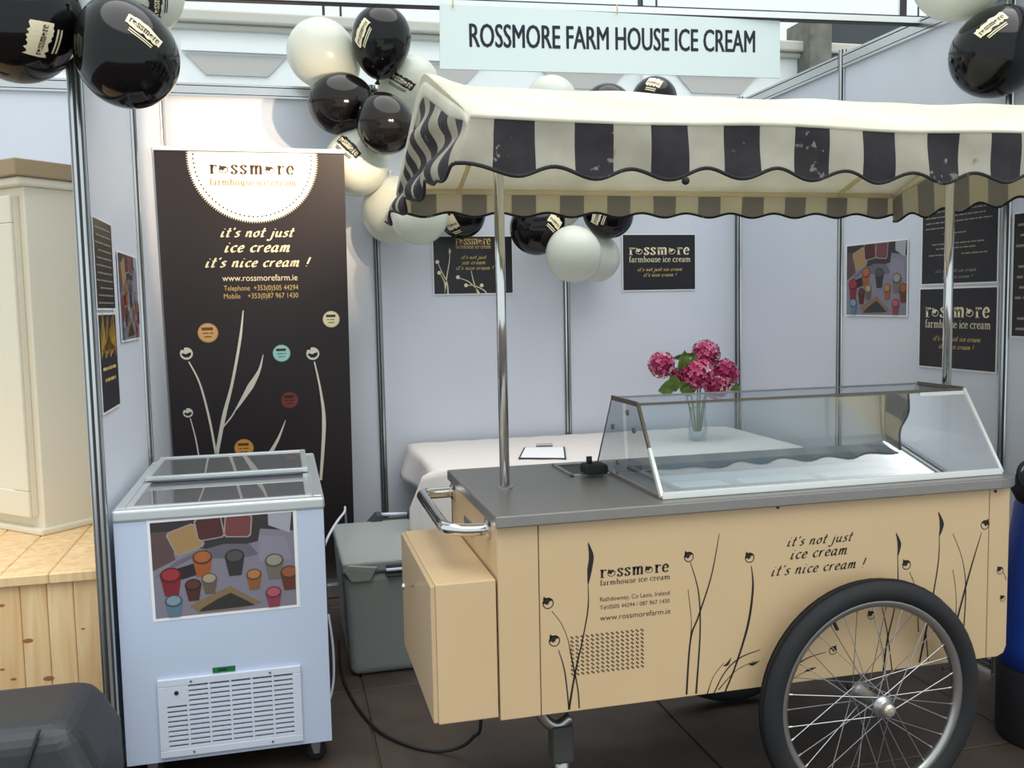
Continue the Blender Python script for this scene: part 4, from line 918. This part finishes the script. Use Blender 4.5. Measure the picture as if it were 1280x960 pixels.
# ================================================================== POSTERS
def poster(fr, w_, h_, label, style, t=.002, margin=.006):
    o = fr(w_/2, 0, 0); th = thing('poster', label, 'poster', o)
    sh = MB().prism([fr(-margin, -margin, 0), fr(w_+margin, -margin, 0), fr(w_+margin, h_+margin, 0), fr(-margin, h_+margin, 0)], fr.n*t).build('poster_sheet', M_paper, th)
    if style == 'photo': picture(fr, w_, h_, 'poster_print', sh, None, t+.0004); return
    mb = MB(); mb.add([fr(0, 0, t+.0005), fr(w_, 0, t+.0005), fr(w_, h_, t+.0005), fr(0, h_, t+.0005)], [(0, 1, 2, 3)]); mb.build('poster_print', M_bpost, sh)
    h = t+.001; mb = MB()
    if style == 'brand':
        line(mb, fr, 'rOssmOre', 'serif', w_*.08, h_*.64, w_*.86, h, M_cream, track=.16, sy=.78); line(mb, fr, 'farmhouse ice cream', 'serif', w_*.08, h_*.505, w_*.86, h, M_cream, nib=(.07, .035, 0), sy=.8, track=.06)
        line(mb, fr, "it's not just ice cream", 'script', w_*.20, h_*.345, w_*.62, h, M_gold, shear=.2, nib=(.12, .07, .6), sy=.7, track=.18); line(mb, fr, "it's nice cream !", 'script', w_*.28, h_*.245, w_*.46, h, M_gold, shear=.2, nib=(.12, .07, .6), sy=.7, track=.18)
    elif style == 'grass':
        line(mb, fr, 'rOssmOre', 'serif', w_*.28, h_*.86, w_*.45, h, M_gold, track=.04); line(mb, fr, 'farmhouse ice cream', 'serif', w_*.28, h_*.79, w_*.45, h, M_gold, nib=(.07, .035, 0))
        for v, a, b, tx in ((.61, .35, .32, "it's not just"), (.515, .36, .30, 'ice cream'), (.42, .28, .48, "it's nice cream !")): line(mb, fr, tx, 'script', w_*a, h_*v, w_*b, h, M_gold, shear=.2, nib=(.12, .07, .6), sy=.7, track=.18)
        for pts in ([(.2, .8), (.2, .6), (.16, .3), (.13, 0)], [(.05, .55), (.1, .38), (.16, .2), (.17, 0)], [(.07, .37), (.13, .2), (.13, 0)], [(.3, .28), (.42, .22), (.52, .1), (.57, 0)], [(.47, .4), (.5, .2), (.55, 0)], [(.4, .14), (.5, .14), (.62, .06), (.66, 0)]):
            blade(mb, fr, [(x*w_, y*h_) for x, y in pts], [.0012, .0025, .003], h, M_cream)
        for x, y in ((.045, .56), (.065, .37), (.3, .29), (.4, .145), (.6, .14)): put(mb, [disc(x*w_, y*h_, .010, 14)], lambda a, b: fr(a, b, h+.0002), M_cream)
        blade(mb, fr, [(.2*w_, .8*h_), (.205*w_, .74*h_), (.2*w_, .68*h_)], [.001, .007, .001], h, M_cream)
    elif style == 'menu':
        for k, (v, a, b) in enumerate(((.92, .05, .9), (.85, .05, .8), (.78, .05, .88), (.71, .05, .3), (.63, .3, .3), (.5, .14, .7), (.44, .2, .55), (.36, .1, .28), (.36, .55, .33), (.14, .2, .55), (.06, .3, .4))):
            if k < 9: bars(mb, fr, w_*a, h_*v, w_*b, h_*.028, h, pcol((150, 140, 124)))
            else: line(mb, fr, ("it's not just ice cream", "it's nice cream !")[k-9], 'script', w_*a, h_*v, w_*b, h, pcol((150, 140, 124)), shear=.2, nib=(.12, .07, .6), sy=.6, track=.2)
            tag(mb.build('poster_lettering', None, sh), kind='stuff' if k < 9 else None); mb = MB()
    elif style == 'menu_tall':
        for k in range(11):
            a = (.06, .1, .04, .2, .08)[k % 5]; bars(mb, fr, w_*a, h_*(.9-.085*k), w_*(.9-a), h_*.035, h, pcol((150, 140, 124))); tag(mb.build('poster_lettering', None, sh), kind='stuff'); mb = MB()
    elif style == 'gold':
        for k in range(16):
            x = w_*(.06+.88*((k*7) % 16)/16); y = h_*(.55+.03*(k % 3)); blade(mb, fr, [(x, y), (x+.01, y+.04), (x+.004*(k % 4), y+.09+.02*(k % 3))], [.003, .005, .001], h, pcol((206, 160, 60)))
        put(mb, [[(.1*w_, .62*h_), (.9*w_, .62*h_), (.62*w_, .72*h_), (.5*w_, .95*h_), (.4*w_, .72*h_)]], lambda a, b: fr(a, b, h), pcol((150, 104, 52)))
        bars(mb, fr, w_*.1, h_*.42, w_*.8, h_*.06, h, M_gold); bars(mb, fr, w_*.2, h_*.3, w_*.6, h_*.06, h, M_gold)
    if mb.v: mb.build('poster_lettering', None, sh)
YB = -.006
poster(Frame((1.289, YB, 1.459), (1, 0, 0), (0, 0, 1)), .415, .293, 'black poster with gold grass drawing, on the back wall behind the left canopy post', 'grass')
poster(Frame((2.322, YB, 1.462), (1, 0, 0), (0, 0, 1)), .42, .297, 'black logo poster on the back wall above the hydrangeas', 'brand')
XR = 2.994
poster(Frame((XR, -1.055, 1.322), (0, -1, 0), (0, 0, 1)), .415, .305, 'colour photo poster of ice cream tubs on the right side wall', 'photo')
poster(Frame((XR, -1.555, 1.122), (0, -1, 0), (0, 0, 1)), .41, .303, 'black logo poster on the right side wall, behind the right canopy post', 'brand')
poster(Frame((XR, -1.562, 1.446), (0, -1, 0), (0, 0, 1)), .40, .295, 'black menu poster above the logo poster on the right side wall', 'menu')
poster(Frame((XR, -2.038, 1.254), (0, -1, 0), (0, 0, 1)), .30, .42, 'black tall poster at the far right edge, beyond the aluminium post', 'menu_tall')
XL = .006
poster(Frame((XL, -1.905, 1.412), (0, 1, 0), (0, 0, 1)), .295, .258, 'black menu poster on the left side wall, upper one beside the front post', 'menu_tall')
poster(Frame((XL, -1.905, 1.110), (0, 1, 0), (0, 0, 1)), .285, .282, 'black and gold poster on the left side wall, lower one beside the front post', 'gold')
poster(Frame((XL, -1.51, 1.306), (0, 1, 0), (0, 0, 1)), .395, .288, 'colour photo poster of ice cream tubs on the left side wall', 'photo')

# ================================================================== BALLOONS
def balloon(px, py, rp, y, white, neck, label, pr=None, stretch=1.18):
    anchor = V((1, -.022, 2.17)) if px < 600 and y > -1 else V((2, -.022, 1.78)) if y > -1 and py > 200 else V((2, -.022, 2.28)) if y > -1 else V((0.0, -2.023, 2.30)) if px < 600 else V((3, -2.023, 2.36))
    c = at_y(px, py, y); R_ = rp*depth(c)/FOC; nd = V(neck).normalized()
    t = thing('balloon', label, 'balloon', c+nd*R_*(stretch+.25)); prof_ = []
    for i in range(25):
        a = PI*i/24; r = math.sin(a)*R_; h = -math.cos(a)*R_
        if h > 0: h *= stretch; r *= 1-.10*(h/(R_*stretch))**2
        prof_.append((max(r, .0005), h))
    bo = MB().lathe(prof_, c, nd, 36).build('balloon_skin', M_bwhite if white else M_bblack, t, smooth=True)
    k0 = R_*stretch; MB().lathe([(.006, k0-.012), (.010, k0), (.005, k0+.006), (.009, k0+.012), (.014, k0+.022)], c, nd, 10).build('knot', M_bwhite if white else M_bblack, bo, smooth=True)
    kt = c+nd*(k0+.015)
    if (px, py) == (524, 270): MB().tube(smoothpts([kt, kt.lerp(anchor, .5)-V((0, 0, .02)), anchor], 5), .0012, 5).build('string', M_white, t)
    if pr:
        dx, dz, roll, hw_, hh_ = pr; tocam = (CAM-c).normalized(); d = (tocam+_r*dx+_u*dz).normalized()
        e1 = (_r-d*_r.dot(d)).normalized(); e2 = d.cross(e1); cr, sr = math.cos(roll), math.sin(roll); a1 = e1*cr+e2*sr; a2 = e2*cr-e1*sr
        def surf(x, y_, k):
            p = (d+a1*x+a2*y_).normalized(); hh = p.dot(nd)
            q = p*R_
            if hh > 0:
                # follow the stretched half of the skin
                lat = p-nd*hh; rad = lat.length; f = 1-.10*hh*hh; q = lat*R_*f+nd*hh*R_*stretch
            return c+q*(1+k)
        random.seed(int(px)); mb = MB(); n = 14
        tp = [hh_*random.uniform(.8, 1.2) for _ in range(n+1)]; bt = [-hh_*random.uniform(.8, 1.2) for _ in range(n+1)]
        for i in range(n):
            xa, xb = -hw_+2*hw_*i/n, -hw_+2*hw_*(i+1)/n
            for j in range(4):
                f = lambda s, q, jj: surf(s, bt[q]+(tp[q]-bt[q])*jj/4, .012)
                mb.add([f(xa, i, j), f(xb, i+1, j), f(xb, i+1, j+1), f(xa, i, j+1)], [(0, 1, 2, 3)], M_black if white else M_cream)
        g, wd = glyphs('rOssmOre', 'serif', 1, track=.05); g, kk = fit_text(g, wd, -hw_*.85, -hh_*.55, hw_*1.7, 1.0)
        put(mb, g, lambda x, y_: surf(x, y_, .018), M_cream if white else M_black)
        for s in (-1.7, -2.1): put(mb, [[(-hw_*.7+hw_*1.4*i/6, hh_*s), (-hw_*.7+hw_*1.4*(i+1)/6, hh_*s), (-hw_*.7+hw_*1.4*(i+1)/6, hh_*(s+.2)), (-hw_*.7+hw_*1.4*i/6, hh_*(s+.2))] for i in range(6)], lambda x, y_: surf(x, y_, .014), M_black if white else M_cream)
        mb.build('balloon_print', None, bo)
    return t
YC = -.22
# wall cluster by the banner
balloon(477, 45, 37, -0.31, 0, (-.12, 0, -1), 'black balloon at the top of the cluster beside the banner', (-.75, .25, .9, .38, .16), 1.45)
balloon(401, 66, 42, -0.18, 1, (.75, .1, -.65), 'plain white balloon at the upper left of the cluster beside the banner', None, 1.3)
balloon(424, 130, 38, -0.32, 0, (.8, .1, .35), 'black balloon at the left of the cluster, right above the banner', None)
balloon(482, 157, 36, -0.53, 0, (-.2, .2, .8), 'black balloon in the lower middle of the cluster beside the canopy gable', None)
balloon(513, 105, 36, -0.17, 1, (-.6, 0, -.3), 'white balloon with black print behind the canopy gable peak', (-.25, .15, -.6, .5, .13))
balloon(445, 205, 40, -0.3, 1, (.3, .1, .8), 'white printed balloon just right of the banner top', (-.25, .55, -.75, .5, .13))
balloon(493, 265, 41, -0.19, 1, (-.1, 0, 1), 'white balloon lowest left of the cluster, below the canopy hem', None, 1.1)
balloon(524, 270, 36, -0.46, 1, (-.2, 0, 1), 'white balloon under the left canopy hem, right of its twin', None, 1.1)
balloon(577, 268, 30, -0.17, 0, (-.8, 0, .5), 'black balloon with cream print above the grass drawing poster', (-.55, -.45, .5, .3, .28))
# middle cluster at the second wall post
balloon(671, 285, 34, -0.29, 0, (.5, 0, .5), 'black balloon at the left of the middle cluster behind the canopy post', (.8, .25, -.6, .3, .16))
balloon(717, 318, 35, -0.47, 1, (0, .5, .6), 'pearl white balloon lowest in front of the middle cluster', None, 1.1)
balloon(744, 322, 31, -0.17, 1, (-.3, .2, .6), 'white balloon half hidden behind the lowest one of the middle cluster', None, 1.1)
balloon(702, 258, 26, -0.17, 1, (0, .3, .6), 'white balloon peeking under the canopy hem in the middle cluster', None)
balloon(762, 268, 30, -0.29, 0, (-.7, 0, .2), 'black balloon with cream stripe at the right of the middle cluster', (-.5, -.1, 1.2, .42, .17))
balloon(689, 128, 33, -0.157, 1, (0, 0, -1), 'white balloon showing above the canopy ridge under the name board', None)
balloon(759, 137, 32, -0.155, 0, (0, 0, -1), 'black balloon just showing above the canopy ridge, right of the white one', None)
balloon(818, 124, 28, -0.14, 0, (-.7, 0, -.6), 'dark balloon with white and blue print above the canopy ridge', (.0, .85, -.5, .35, .22))
# front left post
balloon(160, 72, 62, -2.12, 0, (-.35, .1, .9), 'large black balloon hanging right of the front left post', (.42, .62, -.35, .36, .11), 1.25)
balloon(22, 34, 68, -2.06, 0, (.8, .1, .5), 'large black balloon hanging left of the front left post', (.5, -.32, 1.1, .3, .18), 1.2)
balloon(172, -12, 56, -1.9, 1, (-.5, 0, .4), 'white printed balloon above the front left black balloon', (.55, -.3, 1.35, .4, .14), 1.15)
# front right post
balloon(1243, 68, 53, -2.05, 0, (.5, .1, .7), 'large black balloon hanging at the top right by the post', (-.1, .75, .45, .36, .13), 1.25)
balloon(1200, -34, 58, -1.95, 1, (.5, .1, .3), 'white balloon above the black one at the top right', None, 1.2)

# ================================================================== NEIGHBOURING STAND
PF = -1.9; PX1 = -.035; PX0 = -1.1; PZ = .652
pb = thing('pine_chest', 'light pine chest of knotty boards under the cream cabinet', 'chest', ((PX0+PX1)/2, -1.55, 0))
n = 15; bw = (PX1-PX0)/n
for i in range(n):
    MB().box((PX0+i*bw+.0008, PF+.012, .0), (PX0+(i+1)*bw-.0008, PF+.03, PZ-.03)).build('front_board', M_pine, pb, bevel=.003, seg=1)
MB().box((PX0, PF+.03, 0), (PX1, -1.0, PZ-.03)).build('carcass', M_pine, pb)
MB().box((PX0, PF+.002, .0), (PX1, PF+.012, .17)).box((PX0, PF-.004, .165), (PX1, PF+.012, .185)).build('plinth', M_pine, pb, bevel=.003)
for i in range(9):
    a = PX1+.004-.135*i; MB().box((a-.1338, PF-.006, PZ-.03), (a, -1.0, PZ)).build('top_board', M_pine, pb, bevel=.003, seg=1)
PFR = Frame((0, PF+.012, 0), (1, 0, 0), (0, 0, 1))
for px, py, r in ((35, 801, .012), (104, 786, .005), (17, 849, .007), (61, 848, .013), (3, 837, .006), (128, 871, .008), (2, 757, .008), (70, 702, .008)):
    u, v = PFR.uv(px, py)
    if v < PZ-.04: MB().add([PFR(u+x, v+y, .0006) for x, y in disc(0, 0, r, 12, 1.2, .55)], [tuple(range(12))]).build('knot', M_knot, pb)
cc_ = at_z(57, 668, PZ)
cab = thing('corner_cabinet', 'cream wall cabinet with brown top standing angled on the pine chest', 'cabinet', (cc_.x, cc_.y, PZ), math.radians(-44))
cl_ = wm(cab); H_ = at_y(22, 240, cc_.y).z-PZ+.02
# local: the near corner at origin; right face along +y, front face along -x
def L(mb, name, m, parent, **k): return mb.build(name, m, parent, local=True, **k)
cbd = L(MB().box((-.60, 0, 0), (0, .31, H_)), 'cabinet_body', M_cab, cab, bevel=.004)
L(MB().box((-.62, -.025, 0), (.018, .31, .022)), 'base_moulding', M_cab, cab, bevel=.006)
L(MB().box((-.62, -.03, H_), (.02, .315, H_+.03)), 'cornice', M_cab, cab, bevel=.010, seg=3)
L(MB().box((-.635, -.045, H_+.03), (.03, .318, H_+.085)), 'top_slab', M_cabtop, cab, bevel=.004)
dr = L(MB().box((-.575, -.022, .06), (-.03, 0, H_-.03)), 'door', M_cab, cab, bevel=.003)
mb = MB()
for (p, q_) in (((-.575, .06), (-.03, .15)), ((-.575, H_-.12), (-.03, H_-.03)), ((-.575, .15), (-.49, H_-.12)), ((-.115, .15), (-.03, H_-.12))): mb.box((p[0], -.034, p[1]), (q_[0], -.022, q_[1]))
L(mb, 'door_frame', M_cab, dr, bevel=.004)
# dark case in the foreground
dc = thing('hard_case', 'dark grey rounded hard case at the bottom left in front of the pine chest', 'case', (-.22, -2.45, 0))
mb = MB(); P0 = [(-.55, -2.60), (.03, -2.60), (.03, -2.25), (-.55, -2.25)]
mb.add([(x+(.05 if x > 0 else -.02), y, .0) for x, y in P0]+[(x+(.045 if x > 0 else -.02), y, .36) for x, y in P0]+[(x+(-.01 if x > 0 else 0), y+(.02 if y < -2.4 else -.02), .475) for x, y in P0], [(3, 2, 1, 0), (8, 9, 10, 11)]+[(i+4*k, (i+1) % 4+4*k, (i+1) % 4+4*k+4, i+4*k+4) for k in (0, 1) for i in range(4)])
M_case = mat('case_charcoal', (42, 42, 47), .5, noise=.15, nscale=30)
mb.build('case_shell', M_case, dc, bevel=.05, seg=5, smooth=False)
MB().tube(smoothpts([(-.045, -2.575, .475), (-.07, -2.602, .40), (-.10, -2.606, .28)], 5), .004, 6).build('seam', mat('case_seam', (24, 24, 26), .6), dc, smooth=True)
MB().tube(smoothpts([(-.42, -2.43, .472), (-.40, -2.43, .492), (-.28, -2.43, .495), (-.26, -2.43, .472)], 5), .009, 8).build('carry_handle', M_dark, dc, smooth=True)

# ================================================================== RIGHT EDGE AND FLOOR BITS
bx_ = 2.705; by_ = -2.42
bl = thing('blue_bin', 'blue plastic bin on the floor right of the cart', 'bin', (bx_+.12, by_, 0))
MB().lathe([(.155, .24), (.15, .3), (.14, .55), (.118, .74), (.112, .76), (.10, .76), (.10, .74)], (bx_+.125, by_, 0), seg=28).build('bin_body', mat('blue_plastic', (26, 66, 168), .4), bl, smooth=True)
MB().lathe([(.15, 0), (.157, .01), (.157, .23), (.15, .24)], (bx_+.125, by_, 0), seg=28).build('bin_base', M_dark, bl, smooth=True)
bg_ = thing('black_bag', 'small black bag lying on the blue bin at the right edge', 'bag', (bx_+.08, by_, .762))
mb = MB().lathe([(.01, 0), (.085, .0), (.10, .03), (.09, .07), (.05, .10), (.01, .105)], (bx_+.085, by_, .762), seg=16); mb.build('bag_body', M_dark, bg_, smooth=True)
rp = [V((bx_-.01+.03*math.cos(a), by_-.02, .855+.036*math.sin(a))) for a in [2*PI*i/18 for i in range(18)]]
MB().tube(rp, .006, 6, closed=True).build('strap', M_dark, bg_, smooth=True)
ct = [at_z(px, py, .007) for px, py in ((423, 800), (424, 825), (429, 848), (440, 872), (458, 898), (480, 918), (515, 933), (548, 939))]
ct += [at_y(575, 934, -2.03), at_y(592, 921, -2.06), at_y(601, 903, -2.08)]; ct.append(V((ct[-1].x-.005, -2.09, .375)))
top_mesh(MB().tube(smoothpts(ct, 6), .0055, 8), 'power_cable', M_black, 'black power cable looping over the floor from the cart side box', 'cable', (ct[3].x, ct[3].y, 0), smooth=True)
wc = [V((.632, -1.30, .50)), V((.66, -1.25, .545)), V((.70, -1.10, .56)), V((.74, -.9, .55)), V((.76, -.62, .50)), V((.77, -.52, .3)), V((.77, -.5, .01))]
top_mesh(MB().tube(smoothpts(wc, 6), .005, 8), 'white_cable', M_white, 'thin white cable between the freezer side and the cool box', 'cable', (.7, -.9, .4), smooth=True)

# ================================================================== TWIN SPOTLIGHT behind the name board
sp = thing('twin_spotlight', 'twin halogen spotlight clamped to the beam behind the name board', 'spotlight', (1.22, -1.40, 2.456))
MB().box((1.13, -1.43, 2.415), (1.31, -1.37, 2.456)).build('clamp', M_alu, sp, bevel=.003)
tgt = V((.50, -.30, 2.04))
for dx in (-.07, .07):
    p = V((1.22+dx, -1.36, 2.33)); d = (tgt-p).normalized()
    MB().tube([(1.22+dx*.6, -1.40, 2.42), p-d*.03], .006, 8).build('arm', M_alu, sp)
    MB().lathe([(.012, -.05), (.028, -.04), (.034, 0), (.034, .012), (.031, .012), (.024, -.03)], p, d, 20).build('lamp_head', M_alu, sp, smooth=True)
    ld_ = bpy.data.lights.new('halogen', 'SPOT'); lo = bpy.data.objects.new('halogen', ld_); COL.objects.link(lo)
    ld_.energy = 62; ld_.color = (1, .77, .52); ld_.spot_size = math.radians(66); ld_.spot_blend = 1.0; ld_.shadow_soft_size = .014
    lo.matrix_world = Matrix.Translation(p+d*.02) @ d.to_track_quat('-Z', 'Y').to_matrix().to_4x4()
